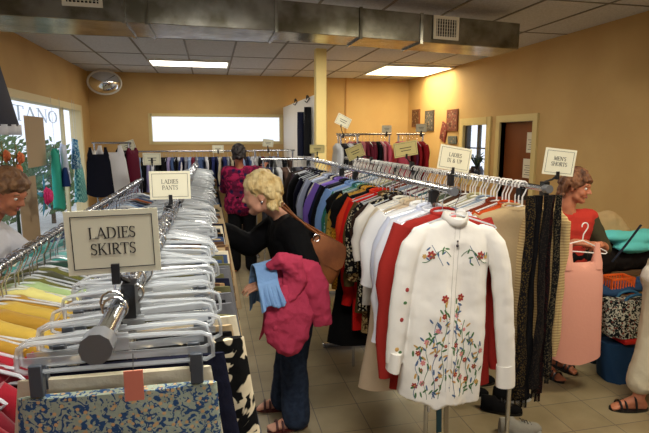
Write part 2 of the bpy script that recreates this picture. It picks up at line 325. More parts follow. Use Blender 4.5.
def sign(px, py, Y, railz, lines, lab, w=.178, h=.137, yaw=0, roll=0, th=.019, col=CARD, railx=None):
    c = at(px, py, Y); rx = c.x if railx is None else railx
    t = empty('rack_sign', (rx, Y, railz), lab, 'sign', rz=0)
    up = c.z-railz; off = V((c.x-rx, -.01, up))
    MT = Matrix.Translation(off) @ Matrix.Rotation(yaw, 4, 'Z') @ Matrix.Rotation(roll, 4, 'Y')
    MB().box((-w/2, -.0015, -h/2), (w/2, .0015, h/2), MT).build('card', col, t, smooth=False)
    g = MB(); e = h*.085; q = h*.012
    for (a, b_) in (((-w/2+e, -h/2+e), (w/2-e, -h/2+e+q)), ((-w/2+e, h/2-e-q), (w/2-e, h/2-e)), ((-w/2+e, -h/2+e), (-w/2+e+q, h/2-e)), ((w/2-e-q, -h/2+e), (w/2-e, h/2-e))):
        g.box((a[0], -.0023, a[1]), (b_[0], -.0015, b_[1]), MT)
    g.build('printed_border', INK, t, smooth=False)
    g = MB()
    if lines:
        text_mb(g, lines[0], th, 0, h*.06, -.0024, mt=MT); text_mb(g, lines[1], th, 0, h*.06-th*1.45, -.0024, mt=MT)
    else:
        g.box((-w*.25, -.0023, h*.06), (w*.25, -.0016, h*.11), MT); g.box((-w*.2, -.0023, -h*.13), (w*.22, -.0016, -h*.08), MT)
    g.build('lettering', INK, t, smooth=False)
    bt = MT @ V((0, 0, -h/2))
    g = MB(); g.box((-.012, -.02, -.035), (.012, .02, .03)); g.tube([(0, 0, .03), (bt.x*.6, bt.y+.004, max(.04, bt.z*.5)), (bt.x, bt.y+.004, bt.z-.004)], .005, 6)
    g.box((-.007, -.008, -.02), (.007, .008, .018), Matrix.Translation(bt)); g.build('clip_holder', BLACKP, t, smooth=False)
    return t
# ------------------------------------------------------------------ garments
def sp(x, p): return math.copysign(abs(x)**p, x)
def ring(a, bb, z, n, fa, k, ph, sk=0, drop=0):
    out = []
    for i in range(n):
        t = 2*pi*i/n; x = a*sp(cos(t), .8); y = bb*sp(sin(t), .75)
        y += fa*sin(k*x/.2+ph+z*2.0)*(1 if y > 0 else .8) + fa*.5*sin(k*2.3*x/.2+ph*1.7+z*5)
        out.append(V((x+fa*.3*sin(z*9+ph), y+sk*x, z + drop*(abs(x)/max(a, .01))**2)))
    return out
def body_mb(hw, L, n=26, thick=.05, fold=.011, flare=1.08, neck=.06, seed=0, strap=False, scoop=0, hemdrop=0, top=-.105, slope=.07):
    r = random.Random(seed); ph = r.random()*6; k = r.uniform(2.2, 4.2); rings = []
    prof = [(top, neck, .028), (top-.008, neck*1.25, .034), (top-.02, neck+.3*(hw-neck), .038), (top-slope*.55, neck+.68*(hw-neck), .04), (top-slope, hw*.96, .04), (top-slope-.03, hw, thick*.85)]
    for z, a, bb in prof: rings.append(ring(a, bb, z, n, fold*.15, k, ph))
    z0 = top-slope-.03; m_ = 9
    for i in range(1, m_+1):
        t = i/m_; a = hw*(1+(flare-1)*t)*(1-.04*sin(pi*t)); rings.append(ring(a, thick*(.9+.25*t), z0+(-(L)-z0)*t, n, fold*(.3+.9*t), k, ph, drop=hemdrop*(1 if i == m_ else 0)))
    return MB().loft(rings)
def sleeve_mb(hw, sg, sl, seed=0, n=12, rad=.05, out=.05, top=-.105, slope=.07, fwd=0):
    r = random.Random(seed*7+sg); P = []; rs = []; z0 = top-slope
    tot = 8
    for i in range(tot+1):
        t = i/tot; x = sg*(hw*.80+(out+hw*.15)*min(1, t*3.2)**.8); x += sg*.012*t*r.uniform(-1, 1.5)
        P.append(V((x, fwd*t+.008*sin(t*7+seed), z0+.01-sl*t))); rs.append(rad*(1-.30*t)*(1+.07*sin(t*16+seed)))
    mb = MB(); mb.tube(P, rs, n, flat=.72)
    return mb
def hanger_shirt_data():
    f = MB(); pts = [(-.19, 0, -.178), (-.2, 0, -.17), (-.19, 0, -.16), (-.1, 0, -.13), (-.02, 0, -.104), (0, 0, -.10), (.02, 0, -.104), (.1, 0, -.13), (.19, 0, -.16), (.2, 0, -.17), (.19, 0, -.178)]
    f.tube(pts, .0045, 6, closed=True); h = MB()
    h.tube([(0, 0, -.10), (0, 0, -.055), (.010, 0, -.036), (.021, 0, -.012)]+[(.022*cos(a), 0, .022*sin(a)) for a in (0, .6, 1.2, 1.8, 2.4, 3.0, 3.5)], .0024, 6)
    return f, h
FH, HH = hanger_shirt_data()
HMESH = {}
def hanger_meshes(kind):
    if kind not in HMESH:
        fm = {'white': WHITEP, 'clear': CLEAR, 'black': BLACKP}[kind]; hm = WHITEP if kind == 'white' else STEEL
        if kind == 'white':
            f2, h2 = MB(), MB(); f2.v, f2.f, f2.m = FH.v, FH.f, FH.m
            h2.tube([(0, 0, -.10), (0, 0, -.055), (.010, 0, -.036), (.021, 0, -.012)]+[(.023*cos(a), 0, .023*sin(a)) for a in (0, .6, 1.2, 1.8, 2.4, 3.0, 3.5)], .0042, 6)
            HMESH[kind] = (f2.data('hanger_frame', fm), h2.data('hook', hm))
        else: HMESH[kind] = (FH.data('hanger_frame', fm), HH.data('hook', hm))
    return HMESH[kind]
def hanger(kind, loc, rz, label, group, name='clothes_hanger', parts=True):
    fm, hm = hanger_meshes(kind)
    t = empty(name, loc, label, 'hanger', group, rz)
    for nm, me in (('frame', fm), ('hook', hm)):
        o = bpy.data.objects.new(nm, me); COL.objects.link(o); o.parent = t
    return t
def shirt(loc, rz, mm, label, seed, hw=.21, L=.72, sl=.5, name='shirt', cat='shirt', group=None, collar=True, thick=.045, fold=.016, flare=1.08, rad=.05, out=.05, cm=None, hemdrop=0, fwd=0, neck=.052):
    t = empty(name, loc, label, cat, group, rz); rq = random.Random(seed+77); t.rotation_euler.y = rq.uniform(-.06, .06)
    b0 = body_mb(hw, L, seed=seed, thick=thick, fold=fold, flare=flare, hemdrop=hemdrop, neck=neck).build('body', mm, t)
    if sl:
        for sg in (-1, 1): sleeve_mb(hw, sg, sl, seed, rad=rad, out=out, fwd=fwd).build('sleeve', mm, t)
    if collar:
        c = MB(); cr = random.Random(seed).uniform(.006, .010); pts = [(neck*1.12*cos(a), .030*sin(a)-.004, -.104+.012*sin(a)) for a in (2*pi*i/14 for i in range(14))]
        c.tube(pts, cr, 6, closed=True); c.build('collar', cm or mm, t)
    return t
def skirt_mb(hw, L, seed, thick=.018, flare=1.15, fold=.01, z0=-.125, n=22):
    r = random.Random(seed); ph = r.random()*6; k = r.uniform(2.5, 4.5); rings = []
    for i in range(8):
        t = i/7; rings.append(ring(hw*(1+(flare-1)*t), thick*(.55+.8*t), z0-L*t, n, fold*(.1+t), k, ph))
    return MB().loft(rings)
# ------------------------------------------------------------------ racks
def rack(name_lab, rails, y0, y1, base_x, zr, ups, lowbar=True, tube=.015, capr=.02, foot=True):
    t = empty('clothes_rack', (base_x, y0, 0), name_lab, 'clothes rack')
    for rx in rails:
        MB().tube([(rx-base_x, 0, zr), (rx-base_x, y1-y0, zr)], tube, 12).build('rail', CHROME, t)
        for e in (0, y1-y0):
            s = -1 if e == 0 else 1
            MB().tube([(rx-base_x, e-.0*s, zr), (rx-base_x, e+s*.035, zr)], capr, 10).build('end_cap', mat('grey end cap', (120, 122, 126), .35, .5), t)
    for uy in ups:
        for rx in rails:
            MB().tube([(rx-base_x, uy-y0, .04 if foot else 0), (rx-base_x, uy-y0, zr-tube)], .0125, 8).build('upright', CHROME, t)
            MB().box((rx-base_x-.02, uy-y0-.02, zr-.075), (rx-base_x+.02, uy-y0+.02, zr-tube)).build('joint', BLACKP, t, bevel=.004)
        if len(rails) > 1 and uy > 3:
            MB().tube([(rails[0]-base_x, uy-y0, .35), (rails[1]-base_x, uy-y0, .35)], .008, 8).build('cross_bar', CHROME, t)
        if foot:
            xa = min(rails)-base_x-.16; xb = max(rails)-base_x+.16
            MB().box((xa, uy-y0-.02, .0), (xb, uy-y0+.02, .04)).build('foot', CHROME, t, bevel=.004)
    return t
XA, XBk, ZR = 1.05, 1.53, 1.56       # blouse rail, far rail
rack('chrome double rail clothes rack holding the white embroidered blouse at its near end', (XA, XBk), 2.06, 3.78, 1.29, ZR, (2.24, 3.6), foot=False)
rack('chrome double rail clothes rack standing behind the one with the embroidered blouse', (XA, XBk), 3.86, 5.6, 1.29, ZR, (4.0, 5.45))
XS, ZS = -.17, 1.50                  # skirts rail
rack('long chrome rack rail of the skirts and pants with a big grey end cap', (XS,), .765, 5.9, XS, ZS, (1.02, 2.6, 4.2, 5.8), tube=.016, capr=.0235)
XT, ZT = -.65, 1.40
rack('lower chrome rack rail of coloured tops beside the window', (XT,), .55, 5.0, XT, ZT, (.8, 2.6, 4.9), tube=.016, capr=.02)
# ---- skirts and pants on clear clip hangers
CLR2 = clearmat('clear hanger plastic', (206, 212, 216), .56, .07)
def clip_hanger_proto(kind=0):
    f = MB(); w = .165
    if kind == 0:
        pts = [(-w+.02, 0, -.055), (-.06, 0, -.052), (.06, 0, -.052), (w-.02, 0, -.055), (w-.004, 0, -.062), (w, 0, -.078), (w, 0, -.10), (w-.012, 0, -.106), (-w+.012, 0, -.106), (-w, 0, -.10), (-w, 0, -.078), (-w+.004, 0, -.062)]
        f.tube(pts, .0042, 6, closed=True); f.box((-w+.01, -.0015, -.094), (w-.01, .0015, -.080)); f.box((-.02, -.0025, -.075), (.02, .0025, -.045))
    else:
        up = [(-w-.01, 0, -.112), (-w+.015, 0, -.078), (-.09, 0, -.062), (-.03, 0, -.050), (.03, 0, -.050), (.09, 0, -.062), (w-.015, 0, -.078), (w+.01, 0, -.112)]
        f.tube(up, [.004, .007, .008, .006, .006, .008, .007, .004], 8, flat=1.6); f.tube([(-w-.01, 0, -.112), (-.06, 0, -.104), (.06, 0, -.104), (w+.01, 0, -.112)], .0032, 6)
    h = MB(); h.tube([(0, 0, -.05), (0, 0, -.032), (.010, 0, -.02), (.019, 0, -.008)]+[(.021*cos(a), 0, .021*sin(a)) for a in (0, .6, 1.2, 1.8, 2.4, 3.0, 3.5)], .0022, 6)
    lab = ('clear plastic clip hanger with a straight bar', 'clear plastic clip hanger with drooping curved arms')[kind]+' on the skirts and pants rail'
    t = empty('clip_hanger', (0, 0, 0), lab, 'hanger', ('straight', 'curved')[kind]+' clear clip hangers on the skirts and pants rail')
    f.build('hanger_bar', CLR2, t); h.build('hook', STEEL, t)
    for sg in (-1, 1):
        MB().box((sg*.135-.011, -.008, -.15), (sg*.135+.011, .008, -.092)).build('clip', GREYP if kind == 0 else mat('clear clip', (150, 158, 164), .3), t, bevel=.002)
    return t
cps = [clip_hanger_proto(0), clip_hanger_proto(1)]; used = [0, 0]
SK = [
 ('navy', (24, 26, 44), {}), ('black', (14, 14, 16), {}), ('beige', (176, 154, 118), {}), ('brown', (84, 60, 42), {}), ('grey', (96, 96, 100), {}),
 ('olive', (92, 90, 60), {}), ('cream', (214, 204, 178), {}), ('denim blue', (58, 76, 108), {}), ('tan plaid', (150, 120, 84), dict(pat='check', c2=(90, 66, 50), sc=30)), ('dark green', (30, 52, 42), {})]
first = True; n = 0; y = .90; i = 0
SPEC = {0: ('blue green and white floral printed skirt at the near end of the skirts rail', dict(col=(166, 178, 160), pat='blotch', c2=(52, 84, 128), c3=(212, 176, 126), sc=74), .66),
        3: ('black skirt with large cream flowers clipped near the end of the skirts rail', dict(col=(12, 12, 12), pat='blotch', c2=(214, 200, 168), sc=16), .72)}
while y < 5.75:
    kd = 0 if R.random() > min(.85, max(0, (y-1.2)/2.2)) else 1; c = copy_tree(cps[kd]) if used[kd] else cps[kd]; used[kd] = 1
    rz = radians(R.uniform(-9, 9)) if i else radians(-2); dx = R.uniform(-.05, .05)+(.03 if y > 3 else 0)
    if i == 0: dx = -.01
    c.location = (XS+dx*.3, y, ZS+.003); c.rotation_euler = (R.uniform(-.25, .25) if i else 0, R.uniform(-.05, .05) if i else 0, rz)
    if y < 3.2 or i % 2 == 0:
        if i in SPEC: lab, kw, LL = SPEC[i]; col = kw.pop('col'); mm = cloth('skirt print %d' % i, col, **kw); o = None; nm = 'skirt'; grp = None
        else:
            s_ = SK[R.randrange(len(SK))]; pants = y > 1.45; nm = 'trousers' if pants else 'skirt'
            mm = cloth('hang '+s_[0], s_[1], **s_[2]); LL = R.uniform(.5, .72)
            lab = ('%s trousers clipped on the ladies pants rail' if pants else '%s skirt clipped on the ladies skirts rail') % s_[0]; grp = lab
        mk = skirt_mb(.17 if nm == 'skirt' else .18, LL, i, flare=R.uniform(1.4, 1.7) if nm == 'skirt' else R.uniform(1.3, 1.55), thick=.013 if i != 3 else .03, fold=.006)
        if i == 0: mk = skirt_mb(.17, LL, i, flare=1.2, thick=.02, fold=.012)
        if i == 3: mk = skirt_mb(.20, LL, i, flare=1.5, thick=.03, fold=.012)
        o = mk.build(nm, mm); tag(o, lab, nm, grp); o.location = c.location; o.rotation_euler.z = rz; o.location.z -= .012
        if i == 0: o.location.z -= .016
        if i > 3: o.location.x = XS+.03+R.uniform(-.015, .02)
        if i == 3: o.location.x += .035
    y += R.uniform(.036, .056) + (.012 if y > 2.5 else 0); i += 1
o = MB().box((-.016, -.001, -.028), (.016, .001, .028)).build('price_tag', mat('salmon paper', (222, 128, 104), .7), smooth=False); o.location = (XS+.025, .872, 1.37); tag(o, 'salmon pink paper tag dangling from the nearest clip hanger', 'tag')
MB().tube([(0, 0, .026), (0, .01, .055)], .0008, 4).build('tag_string', INK, o)
# ---- tops on the lower left rail
TOPS = [(y, ) + c for y, c in [(.70+.08*k, (('red', (140, 14, 32)), ('dark red', (104, 10, 26)))[k % 2]) for k in range(9)] +
        [(1.42+.075*k, (('mustard yellow', (156, 118, 34)), ('yellow', (178, 148, 58)))[k % 2]) for k in range(5)] +
        [(1.80, ('pale yellow', (206, 198, 120))), (1.87, ('pale green', (150, 172, 120))), (1.94, ('olive', (98, 98, 46))), (2.02, ('dark olive', (60, 62, 40))), (2.10, ('olive', (98, 98, 46))), (2.18, ('dark green', (36, 62, 52)))] +
        [(2.28+.1*k, (('teal', (66, 150, 144)), ('aqua', (120, 184, 180)), ('pale aqua', (164, 204, 204)), ('teal', (66, 150, 144)))[k % 4]) for k in range(6)]]
for y in [2.9+.11*k for k in range(18)]:
    TOPS.append((y,)+R.choice([('pale blue', (150, 176, 206)), ('white', (212, 212, 210)), ('rust brown', (138, 74, 42)), ('navy', (30, 38, 70)), ('grey blue', (96, 110, 130)), ('black', (16, 16, 18)), ('denim blue', (58, 76, 108))]))
for i, (y, cn, c) in enumerate(TOPS):
    mm = cloth('top '+cn, c, sheen=.2, rough=.7 if 'red' in cn or 'yellow' in cn else .9); rz = radians(R.uniform(-9, 9))
    lab = '%s top on the lower rail beside the window' % cn
    shirt((XT, y, ZT), rz, mm, lab, i+50, hw=.195, L=.66, sl=.22, name='top', cat='top', group=lab, rad=.045, out=.02, thick=.035, collar=False)
    hanger('clear', (XT, y, ZT), rz, 'clear hanger with a steel hook on the lower rail of tops', 'clear hangers on the lower rail of tops')
for y in [1.1+.14*k for k in range(26)]:      # empty hangers pushed between them
    hanger('clear', (XT, y+.03, ZT), radians(R.uniform(-14, 14)), 'clear hanger with a steel hook on the lower rail of tops', 'clear hangers on the lower rail of tops')
# ---- blouse rail
GA = [ # y, label colour, rgb, kind kwargs
 (2.14, 'rusty red long sleeved shirt right behind the white embroidered blouse', (158, 44, 38), dict(L=.98, sl=.74, hw=.235, rad=.055), {}),
 (2.23, 'white long sleeved shirt behind the rusty red shirt', (222, 224, 232), dict(L=.90, sl=.6, hw=.22), {}),
 (2.30, 'blue white cotton shirt, second white one behind the rusty red shirt', (208, 214, 232), dict(L=.82, sl=.52, hw=.215), {}),
 (2.38, 'white knitted top with wide loose sleeves, fourth garment back from the embroidered blouse', (228, 228, 228), dict(L=.80, sl=.36, hw=.225, rad=.06), {}),
 (2.46, 'long pale beige crinkled dress reaching almost to the floor behind the white shirts', (188, 168, 142), dict(L=1.14, sl=0, hw=.2, flare=1.3), {}),
 (2.54, 'cream long dress next to the beige crinkled dress', (206, 192, 168), dict(L=1.08, sl=.3, hw=.2, flare=1.2), {}),
 (2.62, 'off white blouse with short sleeves behind the cream dress', (218, 214, 204), dict(L=.7, sl=.28, hw=.21), {}),
 (2.70, 'dark brown dress between the white tops and the leopard print one', (48, 32, 26), dict(L=1.0, sl=.2), {}),
 (2.79, 'black shirt with white dots in front of the leopard print top', (22, 20, 22), dict(L=.8, sl=.4), dict(pat='spots', c2=(190, 180, 150), sc=60)),
 (2.84, 'brown and beige leopard print long top', (190, 160, 108), dict(L=.95, sl=.45), dict(pat='blotch', c2=(78, 52, 30), sc=42)),
 (2.91, 'dark olive knitted top behind the leopard print one', (88, 70, 38), dict(L=.85, sl=.5), {}),
 (2.98, 'bright red long dress with long sleeves', (196, 26, 22), dict(L=1.0, sl=.66, hw=.215), {}),
 (3.05, 'orange red blouse behind the bright red dress', (208, 56, 28), dict(L=.72, sl=.45), {}),
 (3.11, 'black dress with a wide skirt behind the red one', (12, 12, 13), dict(L=1.16, sl=.2, flare=1.25), {}),
 (3.18, 'mustard yellow mesh knit top', (216, 156, 44), dict(L=.78, sl=.6), dict(pat='check', c2=(172, 108, 20), sc=90)),
 (3.24, 'gold patterned top next to the yellow mesh knit', (190, 150, 60), dict(L=.74, sl=.5), dict(pat='spots', c2=(120, 90, 34), sc=50)),
 (3.29, 'long black dress behind the yellow tops', (10, 10, 11), dict(L=1.15, sl=.1, flare=1.2), {}),
 (3.34, 'olive green blouse between yellow and teal tops', (110, 128, 74), dict(L=.7, sl=.4), {}),
 (3.41, 'teal and white splashed print blouse', (38, 132, 128), dict(L=.78, sl=.5), dict(pat='blotch', c2=(170, 210, 210), sc=14)),
 (3.47, 'green patterned shirt next to the teal print blouse', (60, 138, 104), dict(L=.72, sl=.5), dict(pat='noise', c2=(30, 80, 90), sc=14)),
 (3.55, 'light blue shirt with long sleeves', (140, 180, 228), dict(L=.80, sl=.62), {}),
 (3.62, 'pale blue denim shirt behind the light blue one', (128, 162, 214), dict(L=.78, sl=.58), {}),
 (3.69, 'light blue striped shirt in the blue run of the rail', (150, 180, 220), dict(L=.78, sl=.55), dict(pat='stripesx', c2=(106, 140, 196), sc=14)),
 (3.76, 'black jacket with a white edge behind the blue shirts', (16, 16, 22), dict(L=.82, sl=.6), {}),
 (3.82, 'navy blue jacket in front of the purple sweater', (24, 28, 64), dict(L=.8, sl=.6), {}),
 (3.92, 'purple fleece sweater with bulky sleeves', (128, 98, 196), dict(L=.70, sl=.52, rad=.065, hw=.225), {}),
 (4.00, 'violet cardigan right behind the purple sweater', (136, 112, 200), dict(L=.7, sl=.5), {}),
 (4.09, 'dark navy shirt behind the purple garments', (22, 24, 50), dict(L=.8, sl=.6), {}),
 (4.17, 'cream shirt between two dark blue garments', (204, 196, 176), dict(L=.8, sl=.55), {}),
 (4.25, 'dark blue dress next to the cream shirt', (26, 28, 58), dict(L=.9, sl=.5), {}),
 (4.36, 'light grey blue shirt towards the far end of the rail', (176, 186, 210), dict(L=.84, sl=.6), {}),
 (4.45, 'grey shirt towards the far end of the rail', (130, 134, 146), dict(L=.84, sl=.6), {}),
 (4.54, 'beige shirt, last light garment on the blouse rail', (176, 164, 138), dict(L=.84, sl=.6), {}),
 (4.66, 'black coat near the far end of the blouse rail', (12, 12, 16), dict(L=.95, sl=.6), {}),
 (4.80, 'dark navy coat near the far end of the blouse rail', (20, 20, 38), dict(L=.95, sl=.6), {}),
 (4.95, 'black dress with short sleeves near the far end of the blouse rail', (12, 12, 14), dict(L=1.0, sl=.3), {}),
 (5.10, 'charcoal coat near the far end of the blouse rail', (34, 34, 40), dict(L=.95, sl=.6), {}),
 (5.25, 'dark plum coat near the far end of the blouse rail', (40, 20, 34), dict(L=.9, sl=.6), {}),
 (5.42, 'dark brown coat, last garment on the blouse rail', (36, 26, 22), dict(L=.95, sl=.6), {})]
for i, (y, lab, c, kw, pk) in enumerate(GA):
    rz = radians(R.uniform(-10, 10)); mm = cloth('rail garment %d' % i, c, **pk)
    nm = 'dress' if 'dress' in lab else ('coat' if 'coat' in lab else ('jacket' if 'jacket' in lab else ('sweater' if 'sweater' in lab or 'cardigan' in lab else 'shirt')))
    kw = dict(kw); kw.setdefault('hw', .208)
    shirt((XA, y, ZR), rz, mm, lab, i+3, name=nm, cat=nm, thick=.036, **kw)
    hanger('clear', (XA, y, ZR), rz, 'clear hanger with a steel hook on the blouse rail', 'clear hangers on the blouse rail')
for y in [2.2+.13*k for k in range(25)]:
    hanger('clear', (XA, y, ZR), radians(R.uniform(-10, 10)), 'clear hanger with a steel hook on the blouse rail', 'clear hangers on the blouse rail')
# ---- the embroidered blouse
BL = cloth('white embroidered linen', (226, 222, 214), bump=.12, bsc=30)
bt = empty('blouse', (1.065, 2.03, ZR), 'white long sleeved blouse with red flowers and green vines embroidered on the front', 'blouse', rz=radians(-3)); bt.rotation_euler.y = .05; bt.scale = (.91, 1, 1)
def blouse_body():
    n = 44; rings = []
    for z, a, bb in [(-.118, .055, .03), (-.126, .072, .034), (-.140, .11, .038), (-.160, .150, .04), (-.185, .180, .042), (-.225, .190, .048)]: rings.append(ring(a, bb, z, n, .001, 3, 1))
    for i in range(1, 15):
        t = i/14; a = .192+.028*t; zz = -.225-.72*t; rg = ring(a, .05+.02*t, zz, n, .007+.012*t, 3.1, 1.2)
        if i == 14:
            for p in rg:
                u = p.x/a+.25; p.z += -.085*max(0, 1-abs(u)*3.0)+.02*cos(u*5) - .055*max(0, u)
        rings.append(rg)
    return MB().loft(rings)
bb_ = blouse_body(); SLV = {}
for sg in (-1, 1):
    ex = [(sg*.125, -.165), (sg*.175, -.195), (sg*.215, -.25), (sg*.235, -.34), (sg*.248, -.46), (sg*.255, -.60), (sg*.262, -.74), (sg*.265, -.80)]
    if sg > 0: ex = [(.125, -.165), (.175, -.19), (.225, -.245), (.262, -.34), (.30, -.50), (.328, -.66), (.352, -.82), (.362, -.90)]
    P = [(x, -.008, z) for x, z in ex]; SLV[sg] = P; bb_.tube(P, [.030, .046, .055, .056, .054, .052, .048, .044], 16, flat=.6)
bo = remesh(bb_, .0055, 'body', BL, bt, 3, disp=(.013, .13))
for sg in (-1, 1):
    P = SLV[sg]; cf = MB(); cf.tube([P[-2], V(P[-1])+V((0, 0, -.005)), V(P[-1])+V((sg*.002, 0, -.03))], [.050, .052, .051], 16, flat=.66); cf.build('cuff', BL, bt)
c = MB(); rr = []
for zz, k in ((-.122, 1.25), (-.094, 1.1), (-.090, 1.05), (-.094, 1.0)):
    rr.append([V((.058*k*cos(a), .03*k*sin(a)-(.012 if sin(a) < -.8 else 0), zz-.030*max(0, -sin(a))**2)) for a in (2*pi*i/20 for i in range(20))])
c.loft(rr, cap=False); co_ = c.build('collar', BL, bt); md = co_.modifiers.new('s', 'SOLIDIFY'); md.thickness = .004
MB().box((-.013, .016, -.122), (.013, .019, -.098)).build('neck_label', cloth('label', (206, 120, 120)), bt, smooth=False)
bv = BVHTree.FromPolygons([v.co[:] for v in bo.data.vertices], [tuple(p.vertices) for p in bo.data.polygons])
def front(x, z, off=.0015):
    h = bv.ray_cast(V((x, -1, z)), V((0, 1, 0)))
    return V((x, h[0].y-off, z)) if h[0] else None
cols = [mat('red embroidery thread', (150, 44, 40), .6), mat('green embroidery thread', (70, 110, 62), .6), mat('blue embroidery thread', (70, 96, 132), .6), mat('yellow embroidery thread', (190, 150, 80), .6), mat('pink embroidery thread', (200, 120, 128), .6)]
em = MB()
def stem(pts, mi, w=.0013):
    q = [front(x, z) for x, z in pts]; q = [p for p in q if p]
    if len(q) > 1: em.mi = mi; em.tube(q, w, 4)
def blob(x, z, rx, rz_, ang, mi):
    c0 = front(x, z, .0012)
    if not c0: return
    em.mi = mi; vs = [c0+V((0, -.0008, 0))]
    for k in range(8):
        t = 2*pi*k/8; dx = rx*cos(t)*cos(ang)-rz_*sin(t)*sin(ang); dz = rx*cos(t)*sin(ang)+rz_*sin(t)*cos(ang); p = front(x+dx, z+dz, .001)
        vs.append(p if p else c0)
    em.add(vs, [(0, 1+k, 1+(k+1) % 8) for k in range(8)])
def flower(x, z, r, mi=0):
    for k in range(6): a = k*pi/3+.3; blob(x+cos(a)*r*.6, z+sin(a)*r*.6, r*.5, r*.34, a, mi)
    blob(x, z, r*.3, r*.3, 0, 3)
def leaf(x, z, a, l, mi=1): blob(x+cos(a)*l*.5, z+sin(a)*l*.5, l*.5, l*.16, a, mi)
for sg in (-1, 1):
    X0 = sg*.098; Z0 = -.285
    stem([(X0-sg*.07+sg*.14*t, Z0+.03*sin(t*5)) for t in [k/10 for k in range(11)]], 1, .0016)
    stem([(X0-.03+.06*t, Z0+.05-.09*t) for t in [k/8 for k in range(9)]], 2, .0014)
    flower(X0+sg*.03, Z0+.005, .020)
    flower(X0+sg*.062, Z0-.002, .011, 3)
    for k in range(9): leaf(X0+R.uniform(-.06, .07), Z0+R.uniform(-.035, .035), R.uniform(0, 6.28), .026, R.choice((1, 1, 2)))
    flower(sg*.045, -.475, .018)
    for vx, zt in ((sg*.035, -.50), (sg*.075, -.58), (sg*.115, -.64), (sg*.16, -.70)):
        zb = -.945; n_ = 14
        stem([(vx+.010*sin(k*.9+vx*40), zt+(zb-zt)*k/n_) for k in range(n_+1)], R.choice((1, 1, 2)), .0015)
        for k in range(int(22*(zt-zb)/.4)):
            zz = R.uniform(zb, zt); xx = vx+R.uniform(-.022, .022); leaf(xx, zz, R.uniform(.3, 2.8), .030, R.choice((1, 1, 2, 2, 3)))
        for k in range(3): flower(vx+R.uniform(-.02, .02), zt+(zb-zt)*(k+.4)/3.2, R.choice((.009, .013)), R.choice((0, 0, 4, 3)))
    for k in range(10): blob(sg*.03+R.uniform(-.03, .03), R.uniform(-.5, -.9), .004, .003, 0, R.choice((0, 4, 2)))
em.mi = 0; em.build('embroidery', cols, bo)
ln = MB();
for xx in (-.012, .012):
    q = [front(xx, -.15-.76*k/16, .001) for k in range(17)]; ln.tube([p for p in q if p], .0009, 4)
ln.build('placket_stitching', mat('grey stitching', (176, 172, 164), .8), bo)
kn = MB(); kn.ball(front(0, -.235)+V((0, -.004, 0)), .007, 8); kn.ball(front(0, -.215)+V((0, -.004, 0)), .005, 8); kn.build('button_knot', mat('dark knot', (60, 54, 60), .5), bo)
for (xx, zz, mi, nm_) in ((-.235, -.44, 0, 'embroidered_flower'), (-.24, -.50, 1, 'embroidered_leaf'), (-.25, -.58, 0, 'embroidered_flower'), (-.262, -.72, 3, 'embroidered_flower'), (-.245, -.735, 1, 'embroidered_leaf'), (-.275, -.76, 2, 'embroidered_leaf')):
    p_ = front(xx, zz, .0)
    if p_: e2 = MB(); e2.ball(p_, (.011, .0022, .008 if 'leaf' in nm_ else .011), 8); e2.build(nm_, cols[mi], bo)
hanger('clear', (1.06, 2.03, ZR), radians(-3), 'clear hanger holding up the white embroidered blouse', None)
# ---- far rail: white hangers
FB = [('tan shirt', (184, 160, 120)), ('orange shirt', (190, 72, 24)), ('rust brown shirt', (120, 50, 28)), ('pale denim shirt', (140, 154, 170)), ('olive cream shirt', (176, 170, 130)), ('brown shirt', (84, 54, 38)), ('grey green shirt', (96, 106, 88)), ('black shirt', (18, 18, 20)), ('teal shirt', (50, 90, 96)), ('wine shirt', (96, 30, 40))]
y = 2.20; i = 0
while y < 5.3:
    if i == 0: nm, c = FB[0]
    else: nm, c = FB[i] if i < len(FB) else R.choice(FB[2:])
    rz = radians(R.uniform(-12, 12)); lab = nm+' on a white hanger on the far rail'
    grp = lab if i >= 1 else None
    if i == 0: lab = 'tan cotton shirt at the near end of the far rail under the shorts sign'; rz = radians(-10)
    shirt((XBk-.02 if i else XBk-.06, y, ZR), rz, cloth('far '+nm, c), lab, i+200, name='shirt', cat='shirt', group=grp, hw=.20, L=.75, sl=.3, thick=.035, rad=.045, out=.02)
    hanger('white', (XBk-.02, y, ZR), rz, 'white plastic hanger on the far rail', 'white plastic hangers on the far rail')
    hanger('white', (XBk-.02, y+.03, ZR), rz+radians(R.uniform(-6, 6)), 'white plastic hanger on the far rail', 'white plastic hangers on the far rail')
    hanger('white', (XBk-.02, y+.06, ZR), rz+radians(R.uniform(-6, 6)), 'white plastic hanger on the far rail', 'white plastic hangers on the far rail')
    y += .115; i += 1
